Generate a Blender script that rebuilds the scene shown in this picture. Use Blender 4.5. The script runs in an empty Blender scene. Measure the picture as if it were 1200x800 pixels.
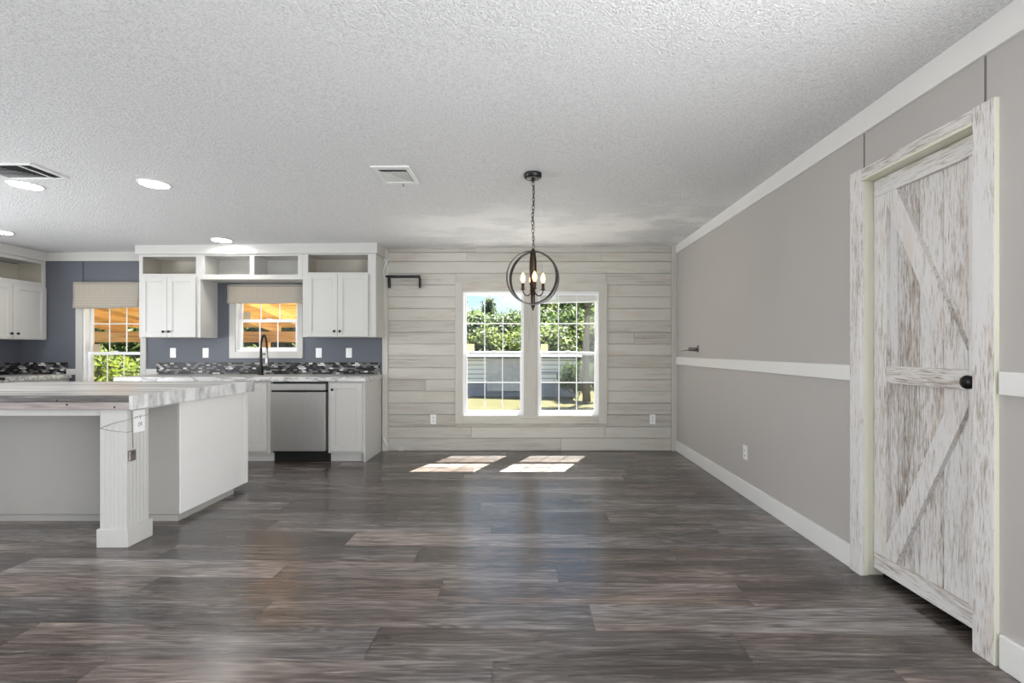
import bpy, bmesh, math, random
from mathutils import Vector, Matrix
random.seed(7)
sc = bpy.context.scene
COL = sc.collection
PI = math.pi

# ------------------------------------------------------------------ camera
F, CX, CY, EYE = 556.0, 616.0, 410.0, 1.205      # focal length and principal point in px of 1200x800, eye height
cam = bpy.data.objects.new('camera', bpy.data.cameras.new('camera'))
cam.data.sensor_width = 36.0
cam.data.lens = 36.0 * F / 1200
cam.data.shift_x = -(CX - 600) / 1200
cam.data.shift_y = (CY - 400) / 1200
cam.data.clip_start = 0.05
cam.location = (0, 0, EYE)
cam.rotation_euler = (PI / 2, 0, 0)
COL.objects.link(cam)
sc.camera = cam

# ------------------------------------------------------------------ exposure
sc.view_settings.view_transform = 'Standard'
sc.view_settings.look = 'None'
sc.view_settings.gamma = 1.0
sc.view_settings.exposure = 0.0
sc.view_settings.use_curve_mapping = False
try:
    sc.cycles.use_denoising = True
    sc.cycles.max_bounces = 10
    sc.cycles.diffuse_bounces = 6
    sc.cycles.transparent_max_bounces = 16
    sc.cycles.sample_clamp_indirect = 6.0
except Exception:
    pass

# ------------------------------------------------------------------ lights
SUN_DIR = Vector((-0.25, -0.585, -1.0))
SUN_W = 56.0
REAR_W, LEFT_W, SIDE_W, RIGHT_W = 20.0, 45.0, 140.0, 225.0   # fill lamps added at unseen window openings, standing in for daylight
DOWN_E = 62.0          # recessed can lens
BULB_E = 3.2
SKY_E = 1.75

s = bpy.data.lights.new('sun', 'SUN')
s.energy = SUN_W; s.angle = math.radians(0.53); s.color = (1.0, 0.96, 0.9)
so = bpy.data.objects.new('sun', s); COL.objects.link(so)
so.rotation_euler = SUN_DIR.to_track_quat('-Z', 'Y').to_euler()
so.location = (3, 12, 14)

def fill_lamp(name, loc, target, sx, sy, w, col=(0.97, 0.985, 1.0)):
    l = bpy.data.lights.new(name, 'AREA'); l.shape = 'RECTANGLE'
    l.size = sx; l.size_y = sy; l.energy = w; l.color = col
    o = bpy.data.objects.new(name, l); COL.objects.link(o)
    o.location = loc
    d = Vector(target) - Vector(loc)
    o.rotation_euler = d.to_track_quat('-Z', 'Y').to_euler()

REAR_Y = -4.6
XRW = 1.808
ADDED_REAR_WINS = [(-5.3, -3.5), (-2.7, -0.9), (-0.1, 1.5)]
for a, b in ADDED_REAR_WINS:                         # fill added at made-up rear openings, tilted up to light the ceiling
    fill_lamp('added_window_fill', ((a + b) / 2, REAR_Y - 0.10, 1.25), ((a + b) / 2, 0, 3.6), b - a, 1.8, REAR_W)
fill_lamp('added_window_fill', (-6.20, -2.2, 1.25), (0, -1.2, 3.6), 2.6, 1.8, LEFT_W)  # fill added at an unseen opening in the living room side wall
fill_lamp('added_window_fill', (-6.20, 2.5, 1.25), (-1.0, 2.9, 3.8), 2.2, 1.8, SIDE_W)  # fill added at an invented kitchen wall opening to brighten the kitchen ceiling
fill_lamp('added_window_fill', (XRW + 0.14, -0.35, 1.25), (-5.0, 2.0, 2.3), 2.5, 1.8, RIGHT_W)  # fill added at an unseen right wall opening, brightening faces turned right

# ------------------------------------------------------------------ world: blue sky with clouds
w = bpy.data.worlds.new('sky'); sc.world = w; w.use_nodes = True
nt = w.node_tree; nt.nodes.clear()
tc = nt.nodes.new('ShaderNodeTexCoord')
sep = nt.nodes.new('ShaderNodeSeparateXYZ'); nt.links.new(tc.outputs['Generated'], sep.inputs[0])
rmp = nt.nodes.new('ShaderNodeValToRGB'); nt.links.new(sep.outputs['Z'], rmp.inputs[0])
rmp.color_ramp.elements[0].position = 0.0; rmp.color_ramp.elements[0].color = (0.52, 0.68, 0.86, 1)
rmp.color_ramp.elements[1].position = 0.45; rmp.color_ramp.elements[1].color = (0.17, 0.36, 0.72, 1)
mp = nt.nodes.new('ShaderNodeMapping'); mp.inputs['Scale'].default_value = (2.2, 2.2, 7.0)
nt.links.new(tc.outputs['Generated'], mp.inputs[0])
nz = nt.nodes.new('ShaderNodeTexNoise'); nz.inputs['Scale'].default_value = 2.0; nz.inputs['Detail'].default_value = 6
nt.links.new(mp.outputs[0], nz.inputs['Vector'])
cr = nt.nodes.new('ShaderNodeValToRGB'); nt.links.new(nz.outputs['Fac'], cr.inputs[0])
cr.color_ramp.elements[0].position = 0.46; cr.color_ramp.elements[1].position = 0.72
mx = nt.nodes.new('ShaderNodeMixRGB'); nt.links.new(cr.outputs[0], mx.inputs[0]); nt.links.new(rmp.outputs[0], mx.inputs[1])
mx.inputs[2].default_value = (0.86, 0.89, 0.93, 1)
bg = nt.nodes.new('ShaderNodeBackground'); bg.inputs[1].default_value = SKY_E
nt.links.new(mx.outputs[0], bg.inputs[0])
ow = nt.nodes.new('ShaderNodeOutputWorld'); nt.links.new(bg.outputs[0], ow.inputs[0])

# ------------------------------------------------------------------ node helpers and materials
def srgb(r, g, b):
    f = lambda c: c / 12.92 if c <= 0.04045 else ((c + 0.055) / 1.055) ** 2.4
    return (f(r / 255), f(g / 255), f(b / 255), 1)

class NT:
    def __init__(s, name):
        s.m = bpy.data.materials.new(name); s.m.use_nodes = True
        s.t = s.m.node_tree; s.b = s.t.nodes['Principled BSDF']; s.out = s.t.nodes['Material Output']
    def n(s, kind, ins=None, **props):
        k = s.t.nodes.new('ShaderNode' + kind)
        for a, v in props.items(): setattr(k, a, v)
        for a, v in (ins or {}).items():
            if isinstance(v, bpy.types.NodeSocket): s.t.links.new(v, k.inputs[a])
            else: k.inputs[a].default_value = v
        return k
    def ln(s, a, b): s.t.links.new(a, b)
    def math(s, op, a, b=0.0):
        return s.n('Math', {0: a, 1: b}, operation=op).outputs[0]
    def mix(s, f, a, b, bt='MIX'):
        k = s.n('MixRGB', {0: f, 1: a, 2: b}, blend_type=bt); return k.outputs[0]
    def ramp(s, f, stops, interp='LINEAR'):
        k = s.n('ValToRGB', {0: f}); r = k.color_ramp; r.interpolation = interp
        while len(r.elements) < len(stops): r.elements.new(0.5)
        for e, (p, c) in zip(r.elements, stops):
            e.position = p; e.color = c if len(c) == 4 else (*c, 1)
        return k.outputs[0]
    def noise(s, vec, scale, detail=4, rough=0.5, w=None):
        k = s.n('TexNoise', {'Vector': vec, 'Scale': scale, 'Detail': detail, 'Roughness': rough}, noise_dimensions='4D' if w is not None else '3D')
        if w is not None: s.ln(w, k.inputs['W'])
        return k.outputs['Fac']
    def coord(s, scale=(1, 1, 1)):
        t = s.n('TexCoord'); return s.n('Mapping', {'Vector': t.outputs['Object'], 'Scale': scale}).outputs[0]
    def attr(s, name): return s.n('Attribute', attribute_name=name).outputs['Fac']
    def bump(s, h, strength=0.2, dist=0.01):
        k = s.n('Bump', {'Height': h, 'Strength': strength, 'Distance': dist}); s.ln(k.outputs[0], s.b.inputs['Normal'])
    def set(s, base=None, rough=None, metal=None, spec=None):
        for key, v in (('Base Color', base), ('Roughness', rough), ('Metallic', metal), ('Specular IOR Level', spec)):
            if v is None: continue
            if isinstance(v, bpy.types.NodeSocket): s.ln(v, s.b.inputs[key])
            else: s.b.inputs[key].default_value = v

def plain(name, col, rough=0.5, metal=0.0, var=0.03, scale=6.0, bump=0.0, bscale=80.0, spec=0.5):
    t = NT(name); c = t.coord()
    f = t.noise(c, scale, 4)
    dark = tuple(x * (1 - var * 2) for x in col[:3]) + (1,); lite = tuple(min(1, x * (1 + var * 2)) for x in col[:3]) + (1,)
    t.set(t.mix(f, dark, lite), rough, metal, spec)
    if bump: t.bump(t.noise(c, bscale, 3), bump, 0.004)
    return t.m

def wood(name, grain, white, mid, dark, lo=0.36, hi=0.52, fine=70, along=2.6, tone_amt=0.5, tint=None, tint_at=(0.55, 0.72), rough=0.6, bump=0.25, patch=0.5):
    """painted / whitewashed wood; grain = 'X', 'Y' or 'Z'"""
    t = NT(name)
    sc_ = {'X': (along, fine, fine), 'Y': (fine, along, fine), 'Z': (fine, fine, along)}[grain]
    s2 = {'X': (1.2, 7, 7), 'Y': (7, 1.2, 7), 'Z': (7, 7, 1.2)}[grain]
    off = t.math('MULTIPLY', t.attr('off'), 13.7)
    n1 = t.noise(t.coord(sc_), 1.0, 7, 0.68, w=off)
    n2 = t.noise(t.coord(s2), 1.0, 3, 0.5, w=off)
    v = t.math('ADD', n1, t.math('MULTIPLY', t.math('SUBTRACT', n2, 0.5), patch))
    v = t.math('ADD', v, t.math('MULTIPLY', t.attr('tone'), 0.10 * tone_amt))
    c = t.ramp(v, [(lo - 0.08, dark), ((lo + hi) / 2, mid), (hi, white)])
    if tint:
        n3 = t.noise(t.coord(s2), 1.7, 3, 0.55, w=t.math('ADD', off, 5.0))
        c = t.mix(t.math('MULTIPLY', t.ramp(n3, [(tint_at[0], (0, 0, 0)), (tint_at[1], (1, 1, 1))]), 0.75), c, tint, 'MULTIPLY')
    c = t.mix(1.0, c, t.ramp(t.math('ADD', t.math('MULTIPLY', t.attr('tone'), 0.5), 0.5), [(0, (0.86, 0.86, 0.86)), (0.5, (1, 1, 1)), (1, (1, 1, 1))]), 'MULTIPLY')
    t.set(c, rough)
    t.bump(n1, bump, 0.004)
    return t.m

M = {}
M['wall_grey'] = plain('greige_wall_paint', srgb(185, 180, 175), 0.6, var=0.02, scale=1.6, bump=0.03, bscale=160)
M['wall_blue'] = plain('slate_blue_wall_paint', srgb(90, 93, 101), 0.55, var=0.03, scale=2)
M['wall_back_room'] = plain('living_wall_paint', srgb(190, 186, 180), 0.7)
M['trim'] = plain('white_trim_paint', srgb(233, 231, 227), 0.4, var=0.012)
M['cabinet'] = plain('cabinet_white_paint', srgb(194, 192, 187), 0.42, var=0.012)
M['cubby'] = plain('cubby_interior_paint', srgb(172, 166, 153), 0.5, var=0.02)
M['island_shade'] = plain('island_shaded_paint', srgb(160, 157, 151), 0.5, var=0.012)  # darker than the side panel: shade on the island front painted in
M['cream'] = plain('cream_jamb_paint', srgb(226, 224, 205), 0.45, var=0.012)
M['vinyl'] = plain('white_vinyl', srgb(240, 240, 240), 0.35, var=0.008)
M['black'] = plain('black_metal', srgb(26, 26, 28), 0.4, 0.3, var=0.05)
M['knob'] = plain('black_knob_metal', srgb(18, 18, 20), 0.3, 0.4)
M['bronze'] = plain('dark_bronze', srgb(66, 52, 43), 0.38, 0.75, var=0.15, scale=20)
M['ring'] = plain('weathered_iron', srgb(72, 68, 66), 0.4, 0.75, var=0.15, scale=30)
M['chrome'] = plain('brushed_nickel', srgb(170, 166, 160), 0.3, 0.9)
M['plate'] = plain('white_plastic', srgb(236, 236, 234), 0.35, var=0.005)
M['seam'] = plain('seam_shadow_paint', srgb(112, 108, 104), 0.8)  # shadow gap between wall panels, painted as a grey strip
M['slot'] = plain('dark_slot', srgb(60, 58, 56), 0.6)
M['duct'] = plain('dark_duct', srgb(56, 56, 56), 0.8)
M['vent'] = plain('vent_white', srgb(222, 222, 220), 0.45)
M['paper'] = plain('white_paper', srgb(240, 240, 238), 0.8, var=0.005)
M['ink'] = plain('black_ink', srgb(40, 42, 55), 0.8)
M['tag'] = plain('grey_metal_tag', srgb(120, 112, 108), 0.4, 0.5, var=0.2, scale=60)
M['string'] = plain('grey_string', srgb(140, 138, 132), 0.8)
M['black_plastic'] = plain('black_plastic', srgb(14, 14, 15), 0.5)
M['closet'] = plain('closet_dark_wall', srgb(120, 116, 110), 0.8)
M['blind'] = plain('blind_slats', srgb(236, 236, 232), 0.5)

# ceiling: sprayed texture, with smoother, slightly lighter areas near the window wall
t = NT('ceiling_texture'); c = t.coord()
n1 = t.noise(c, 75, 3, 0.6); n2 = t.noise(c, 150, 2, 0.5)
h = t.math('ADD', n1, t.math('MULTIPLY', n2, 0.5))
pm = t.n('Mapping', {'Vector': t.n('TexCoord').outputs['Object'], 'Location': (0, -4.55, 0), 'Scale': (0.8, 1.5, 1)}).outputs[0]
pn = t.noise(t.coord((1.3, 2.6, 1)), 1.0, 5, 0.6)
yy = t.n('SeparateXYZ', {0: t.coord()})
near_wall = t.math('MULTIPLY', t.ramp(t.math('MULTIPLY', yy.outputs[1], 0.1), [(0.36, (0, 0, 0)), (0.46, (1, 1, 1))]),
                   t.ramp(t.math('ADD', t.math('MULTIPLY', yy.outputs[0], 0.1), 0.5), [(0.36, (0, 0, 0)), (0.41, (1, 1, 1))]))
pat = t.math('MULTIPLY', t.ramp(pn, [(0.46, (0, 0, 0)), (0.56, (1, 1, 1))]), near_wall)
col = t.mix(pat, srgb(226, 226, 226), srgb(236, 235, 234))
speck = t.ramp(h, [(0.55, (0.80, 0.80, 0.80)), (0.85, (1, 1, 1))])
col = t.mix(t.math('SUBTRACT', 1.0, t.math('MULTIPLY', pat, 0.7)), col, t.mix(1.0, col, speck, 'MULTIPLY'))
t.set(col, 0.85)
k = t.n('Bump', {'Height': h, 'Strength': t.math('SUBTRACT', 0.95, t.math('MULTIPLY', pat, 0.7)), 'Distance': 0.007}); t.ln(k.outputs[0], t.b.inputs['Normal'])
M['ceiling'] = t.m

# floor planks (grain along X)
t = NT('vinyl_plank_floor')
off = t.math('MULTIPLY', t.attr('off'), 17.3); tone = t.attr('tone')
g1 = t.noise(t.coord((3.5, 70, 1)), 1.0, 8, 0.72, w=off)
g2 = t.noise(t.coord((0.9, 7, 1)), 1.0, 4, 0.55, w=off)
wv = t.noise(t.coord((1.6, 15, 1)), 1.0, 2, 0.4, w=off)
wave = t.math('SINE', t.math('MULTIPLY', wv, 60.0))
v = t.math('ADD', t.math('MULTIPLY', g1, 0.62), t.math('MULTIPLY', g2, 0.50))
v = t.math('ADD', v, t.math('MULTIPLY', wave, 0.035))
v = t.math('ADD', v, t.math('MULTIPLY', tone, 0.065))
col = t.ramp(v, [(0.40, (0.030, 0.024, 0.021)), (0.53, (0.090, 0.075, 0.067)), (0.64, (0.200, 0.175, 0.158)), (0.77, (0.38, 0.345, 0.32))])
hue = t.ramp(t.noise(t.coord((0.5, 2, 1)), 1.0, 2, 0.5, w=off), [(0.35, (1.10, 0.98, 0.92)), (0.65, (0.95, 1.0, 1.07))])
col = t.mix(1.0, col, hue, 'MULTIPLY')
t.set(col, t.math('ADD', 0.175, t.math('MULTIPLY', g1, 0.15)), spec=0.9)
t.bump(g1, 0.05, 0.002)
M['floor'] = t.m
M['floor_gap'] = plain('plank_joint', srgb(66, 59, 54), 0.7)

M['shiplap'] = wood('whitewashed_shiplap', 'X', srgb(197, 194, 184), srgb(185, 180, 170), srgb(148, 140, 128), lo=0.28, hi=0.46, fine=75, along=2.6, tint=(0.90, 0.80, 0.74, 1), tint_at=(0.54, 0.70), bump=0.15)
M['shiplap_v'] = wood('whitewashed_board_upright', 'Z', srgb(195, 192, 182), srgb(184, 179, 169), srgb(152, 144, 132), lo=0.28, hi=0.46, fine=75, along=2.6, bump=0.15)
dk = dict(white=srgb(226, 223, 220), mid=srgb(204, 197, 190), dark=srgb(137, 119, 105))
M['door_z'] = wood('distressed_white_wood_upright', 'Z', lo=0.37, hi=0.50, fine=150, along=13, tint=(0.88, 0.80, 0.74, 1), patch=0.42, **dk)
M['door_y'] = wood('distressed_white_wood_across', 'Y', lo=0.38, hi=0.52, fine=150, along=13, tint=(0.88, 0.80, 0.74, 1), patch=0.42, **dk)
M['counter_wood'] = wood('greywashed_counter_planks', 'X', srgb(214, 212, 209), srgb(186, 183, 179), srgb(120, 116, 112), lo=0.34, hi=0.56, fine=22, along=1.0, rough=0.35, bump=0.1, patch=0.8)
M['barnwood'] = wood('grey_barnwood_edge', 'X', srgb(146, 142, 138), srgb(102, 98, 94), srgb(58, 54, 51), lo=0.36, hi=0.62, fine=60, along=4.0)
M['plywood'] = wood('pinkish_grey_edge_board', 'X', srgb(172, 163, 158), srgb(156, 146, 141), srgb(118, 108, 103), lo=0.32, hi=0.60, fine=40, along=4.0)
M['edge_white'] = wood('whitewashed_end_board', 'Z', srgb(232, 231, 229), srgb(206, 205, 203), srgb(150, 148, 147), lo=0.36, hi=0.58, fine=14, along=5.0, rough=0.4, bump=0.1, patch=1.0)

# marbled laminate worktop
t = NT('grey_marbled_laminate'); c = t.coord((3.2, 3.2, 6.0))
d = t.noise(c, 1.2, 6, 0.6)
wv = t.math('ABSOLUTE', t.math('SUBTRACT', t.noise(t.coord((2.0, 9, 9)), 1.5, 5, 0.6), 0.5))
vein = t.ramp(wv, [(0.0, (0, 0, 0)), (0.05, (1, 1, 1))])
t.set(t.mix(vein, srgb(138, 136, 134), t.mix(d, srgb(192, 190, 187), srgb(220, 218, 215))), 0.3)
M['laminate'] = t.m

# glass mosaic
t = NT('mosaic_glass_tile'); c = t.coord()
sp = t.n('SeparateXYZ', {0: c})
u = t.math('ADD', sp.outputs[0], sp.outputs[1])
vec = t.n('CombineXYZ', {0: u, 1: sp.outputs[2], 2: 0.0}).outputs[0]
br = t.n('TexBrick', {'Vector': vec, 'Color1': (0, 0, 0, 1), 'Color2': (1, 1, 1, 1), 'Mortar': (0.16, 0.16, 0.16, 1), 'Scale': 1.0,
                      'Mortar Size': 0.0012, 'Brick Width': 0.046, 'Row Height': 0.0195, 'Bias': 0.0}, offset=0.37, squash=1.0)
colr = t.ramp(br.outputs['Color'], [(0.0, srgb(14, 13, 14)), (0.32, srgb(38, 34, 33)), (0.46, srgb(104, 104, 104)), (0.60, srgb(60, 58, 57)), (0.72, srgb(112, 112, 110)), (0.86, srgb(168, 166, 162)), (0.93, srgb(210, 209, 206))], 'CONSTANT')
t.set(t.mix(br.outputs['Fac'], colr, srgb(70, 68, 66)), 0.35, spec=0.25)
M['mosaic'] = t.m

# woven shade fabric
t = NT('woven_shade'); c = t.coord()
wx = t.n('TexWave', {'Vector': c, 'Scale': 15.0, 'Distortion': 1.2, 'Detail': 2.0}, bands_direction='X')
wz = t.n('TexWave', {'Vector': c, 'Scale': 17.0, 'Distortion': 2.2, 'Detail': 2.0}, bands_direction='Z')
f = t.math('ADD', t.math('MULTIPLY', wx.outputs['Fac'], 0.45), t.math('MULTIPLY', wz.outputs['Fac'], 0.55))
t.set(t.ramp(f, [(0.12, srgb(140, 134, 124)), (0.5, srgb(196, 190, 179)), (0.9, srgb(224, 219, 208))]), 0.85)
t.bump(f, 0.3, 0.004)
tr = t.n('BsdfTranslucent', {'Color': srgb(205, 190, 158)})
ms = t.n('MixShader', {0: 0.35, 1: t.b.outputs[0], 2: tr.outputs[0]}); t.ln(ms.outputs[0], t.out.inputs[0])
M['woven'] = t.m

# stainless steel, vertically brushed
t = NT('brushed_steel')
n = t.noise(t.coord((420, 420, 3)), 1.0, 3, 0.5)
t.set(t.mix(n, srgb(205, 203, 200), srgb(224, 222, 219)), t.math('ADD', 0.30, t.math('MULTIPLY', n, 0.10)), 0.85)
M['steel'] = t.m

# window glass: clear sheet with a faint reflection
t = NT('window_glass')
tp = t.n('BsdfTransparent', {'Color': (0.95, 0.97, 0.96, 1)}); gl = t.n('BsdfGlossy', {'Roughness': 0.02})
ms = t.n('MixShader', {0: 0.008, 1: tp.outputs[0], 2: gl.outputs[0]}); t.ln(ms.outputs[0], t.out.inputs[0])
M['glass'] = t.m
# insect screen: fine grey mesh, mostly open
t = NT('insect_screen')
tp = t.n('BsdfTransparent', {'Color': (1, 1, 1, 1)}); df = t.n('BsdfDiffuse', {'Color': (0.16, 0.16, 0.17, 1)})
ms = t.n('MixShader', {0: 0.15, 1: tp.outputs[0], 2: df.outputs[0]}); t.ln(ms.outputs[0], t.out.inputs[0])
M['screen'] = t.m
# translucent paper sticker on the glass
t = NT('sticker_paper'); t.set(srgb(214, 203, 180), 0.7)
tr = t.n('BsdfTranslucent', {'Color': srgb(196, 186, 164)})
ms = t.n('MixShader', {0: 0.5, 1: t.b.outputs[0], 2: tr.outputs[0]}); t.ln(ms.outputs[0], t.out.inputs[0])
M['sticker'] = t.m

def emis(name, col, e):
    t = NT(name); t.set(col, 0.4)
    t.b.inputs['Emission Color'].default_value = col; t.b.inputs['Emission Strength'].default_value = e
    return t.m
M['can_lens'] = emis('can_light_lens', (1.0, 0.97, 0.93, 1), DOWN_E)
M['bulb'] = emis('warm_bulb_glass', (1.0, 0.56, 0.24, 1), BULB_E)

# outdoors
M['grass'] = None
t = NT('dry_lawn'); c = t.coord()
n1 = t.noise(c, 0.35, 5, 0.6); n2 = t.noise(c, 9.0, 4, 0.7)
g = t.mix(n1, (0.066, 0.071, 0.022, 1), (0.108, 0.086, 0.036, 1))
t.set(t.mix(n2, t.mix(1.0, g, (0.6, 0.62, 0.6, 1), 'MULTIPLY'), g), 0.9, spec=0.1); t.bump(n2, 0.6, 0.05)
M['grass'] = t.m
def leafmat(name, a, b):
    t = NT(name)
    col = t.mix(t.math('ADD', t.math('MULTIPLY', t.attr('tone'), 0.5), 0.5), a, b)
    t.set(col, 0.55, spec=0.25)
    tr = t.n('BsdfTranslucent', {'Color': col}); t.ln(t.mix(1.0, col, (1.3, 1.35, 0.85, 1), 'MULTIPLY'), tr.inputs['Color'])
    ms = t.n('MixShader', {0: 0.45, 1: t.b.outputs[0], 2: tr.outputs[0]}); t.ln(ms.outputs[0], t.out.inputs[0])
    return t.m
M['leaf_a'] = leafmat('bright_green_leaves', (0.055, 0.080, 0.036, 1), (0.165, 0.19, 0.080, 1))
M['leaf_b'] = leafmat('mid_green_leaves', (0.036, 0.058, 0.032, 1), (0.110, 0.14, 0.070, 1))
M['leaf_c'] = leafmat('yellow_green_leaves', (0.07, 0.10, 0.015, 1), (0.20, 0.22, 0.035, 1))
M['bark'] = plain('grey_bark', srgb(112, 100, 88), 0.9, var=0.25, scale=14)
t = NT('horizontal_siding'); sp = t.n('SeparateXYZ', {0: t.coord()})
fr = t.math('FRACT', t.math('MULTIPLY', sp.outputs[2], 5.2))
t.set(t.mix(t.ramp(fr, [(0.0, (0, 0, 0)), (0.35, (1, 1, 1))]), srgb(100, 103, 110), srgb(238, 238, 236)), 0.7)
M['siding'] = t.m
M['concrete'] = plain('pale_bounce_slab', srgb(214, 212, 206), 0.9, var=0.04)  # for the unseen slab added to bounce sun indoors
M['skirting'] = plain('grey_skirting', srgb(132, 137, 150), 0.8, var=0.1, scale=3)
M['grey_panel'] = plain('weathered_grey_board', srgb(190, 188, 190), 0.9, var=0.2, scale=5)
M['shed_roof'] = plain('metal_roof', srgb(58, 64, 72), 0.7)
M['pine'] = wood('golden_pine_lumber', 'X', srgb(234, 188, 120), srgb(218, 165, 96), srgb(168, 116, 64), lo=0.34, hi=0.56, fine=30, along=1.5, bump=0.1)
M['pine_y'] = wood('golden_pine_rafter', 'Y', srgb(234, 188, 120), srgb(218, 165, 96), srgb(168, 116, 64), lo=0.34, hi=0.56, fine=30, along=1.5, bump=0.1)

# ------------------------------------------------------------------ mesh builder
ORG = {}
class MB:
    def __init__(s): s.v = []; s.f = []; s.t = []; s.o = []; s.sm = []
    def add(s, vs, fs, tone=0.0, off=None, smooth=False, mat=None):
        b = len(s.v); off = random.random() if off is None else off
        s.v += [(mat @ Vector(p)) if mat else Vector(p) for p in vs]
        for f in fs:
            s.f.append([b + i for i in f]); s.t.append(tone); s.o.append(off); s.sm.append(smooth)
        return s
    def box(s, x0, x1, y0, y1, z0, z1, b=0.0, tone=0.0, off=None, mat=None):
        c = ((x0 + x1) / 2, (y0 + y1) / 2, (z0 + z1) / 2); h = (abs(x1 - x0) / 2, abs(y1 - y0) / 2, abs(z1 - z0) / 2)
        b = min(b, min(h) * 0.9)
        S = (-1, 1)
        if b <= 0:
            vs = [(c[0] + i * h[0], c[1] + j * h[1], c[2] + k * h[2]) for i in S for j in S for k in S]
            return s.add(vs, [(0, 1, 3, 2), (4, 6, 7, 5), (0, 4, 5, 1), (2, 3, 7, 6), (0, 2, 6, 4), (1, 5, 7, 3)], tone, off, False, mat)
        vs = []; ix = {}
        for i in S:
            for j in S:
                for k in S:
                    sg = (i, j, k)
                    for a in range(3):
                        p = [c[q] + sg[q] * (h[q] - (0 if q == a else b)) for q in range(3)]
                        ix[(i, j, k, a)] = len(vs); vs.append(p)
        fs = []
        for a in range(3):
            p, q = [r for r in range(3) if r != a]
            for sa in S:
                loop = []
                for (u, v_) in ((-1, -1), (1, -1), (1, 1), (-1, 1)):
                    sg = [0, 0, 0]; sg[a] = sa; sg[p] = u; sg[q] = v_; loop.append(ix[(*sg, a)])
                fs.append(loop)
            for u in S:                                          # edges parallel to a
                for v_ in S:
                    sg0 = [0, 0, 0]; sg0[p] = u; sg0[q] = v_; sg1 = list(sg0); sg0[a] = -1; sg1[a] = 1
                    fs.append([ix[(*sg0, p)], ix[(*sg0, q)], ix[(*sg1, q)], ix[(*sg1, p)]])
        for i in S:
            for j in S:
                for k in S: fs.append([ix[(i, j, k, 0)], ix[(i, j, k, 1)], ix[(i, j, k, 2)]])
        return s.add(vs, fs, tone, off, False, mat)
    def hexa(s, lo, hi, tone=0.0, off=None):                     # two quads of 4 points
        return s.add(list(lo) + list(hi), [(3, 2, 1, 0), (4, 5, 6, 7), (0, 1, 5, 4), (1, 2, 6, 5), (2, 3, 7, 6), (3, 0, 4, 7)], tone, off)
    def prism(s, poly, z0, z1, tone=0.0, mat=None, smooth=False):   # poly in XY, extruded along Z
        n = len(poly)
        vs = [(x, y, z0) for x, y in poly] + [(x, y, z1) for x, y in poly]
        fs = [list(range(n - 1, -1, -1)), list(range(n, 2 * n))]
        s.add(vs, fs, tone, None, False, mat)
        return s.add(vs, [(i, (i + 1) % n, n + (i + 1) % n, n + i) for i in range(n)], tone, None, smooth, mat)
    def tube(s, pts, r, seg=8, closed=False, tone=0.0, mat=None):
        pts = [Vector(p) for p in pts]; n = len(pts)
        rs = r if isinstance(r, (list, tuple)) else [r] * n
        vs = []; up = None
        for i, p in enumerate(pts):
            a = pts[i - 1] if (i or closed) else p; b = pts[(i + 1) % n] if (i < n - 1 or closed) else p
            d = (b - a).normalized()
            if up is None: up = d.orthogonal().normalized()
            up = (up - d * up.dot(d)).normalized(); side = d.cross(up)
            for k in range(seg):
                an = 2 * PI * k / seg; vs.append(p + (up * math.cos(an) + side * math.sin(an)) * rs[i])
        fs = []
        for i in range(n if closed else n - 1):
            j = (i + 1) % n
            for k in range(seg):
                l = (k + 1) % seg; fs.append((i * seg + k, i * seg + l, j * seg + l, j * seg + k))
        if not closed: fs += [list(range(seg - 1, -1, -1)), list(range((n - 1) * seg, n * seg))]
        return s.add(vs, fs, tone, None, True, mat)
    def lathe(s, prof, c=(0, 0, 0), seg=20, mat=None, smooth=True):  # prof [(r, z)], spun about Z at c
        vs = []; fs = []
        for r, z in prof:
            for k in range(seg):
                a = 2 * PI * k / seg; vs.append((c[0] + r * math.cos(a), c[1] + r * math.sin(a), c[2] + z))
        for i in range(len(prof) - 1):
            for k in range(seg):
                l = (k + 1) % seg; fs.append((i * seg + k, i * seg + l, (i + 1) * seg + l, (i + 1) * seg + k))
        fs += [list(range(seg - 1, -1, -1)), list(range((len(prof) - 1) * seg, len(prof) * seg))]
        return s.add(vs, fs, 0.0, None, smooth, mat)
    def build(s, name, m, parent=None, at=None, fix=True):
        org = Vector(at) if at is not None else (ORG[parent] if parent else Vector((0, 0, 0)))
        me = bpy.data.meshes.new(name)
        me.from_pydata([tuple(p - org) for p in s.v], [], s.f)
        for nm, dat in (('tone', s.t), ('off', s.o)):
            at_ = me.attributes.new(nm, 'FLOAT', 'FACE'); at_.data.foreach_set('value', dat)
        me.polygons.foreach_set('use_smooth', s.sm)
        if fix:
            bm = bmesh.new(); bm.from_mesh(me); bmesh.ops.recalc_face_normals(bm, faces=bm.faces); bm.to_mesh(me); bm.free()
        me.materials.append(m)
        o = bpy.data.objects.new(name, me); COL.objects.link(o)
        if parent: o.parent = parent
        else: o.location = org
        ORG[o] = org
        return o

def tag(o, label=None, cat=None, group=None, kind=None):
    for k_, v_ in (('label', label), ('category', cat), ('group', group), ('kind', kind)):
        if v_: o[k_] = v_
    return o
def thing(name, label, cat, loc, group=None, kind=None):
    o = bpy.data.objects.new(name, None); o.empty_display_size = 0.1; COL.objects.link(o)
    o.location = loc; ORG[o] = Vector(loc)
    return tag(o, label, cat, group, kind)
def struct(name, mb, m, label=None, cat=None):
    return tag(mb.build(name, m), label, cat, None, 'structure')

def X(px, y): return (px - CX) * y / F
def Z(py, y): return EYE - (py - CY) * y / F

# ------------------------------------------------------------------ the room
YB = 5.68           # window wall
XR = 1.808          # right wall
XL = -6.06          # kitchen's left wall
YK = YB             # kitchen part of the window wall
def CZ(x, y): return 2.43 + 0.011 * x + 0.009 * (YB - y)

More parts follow.
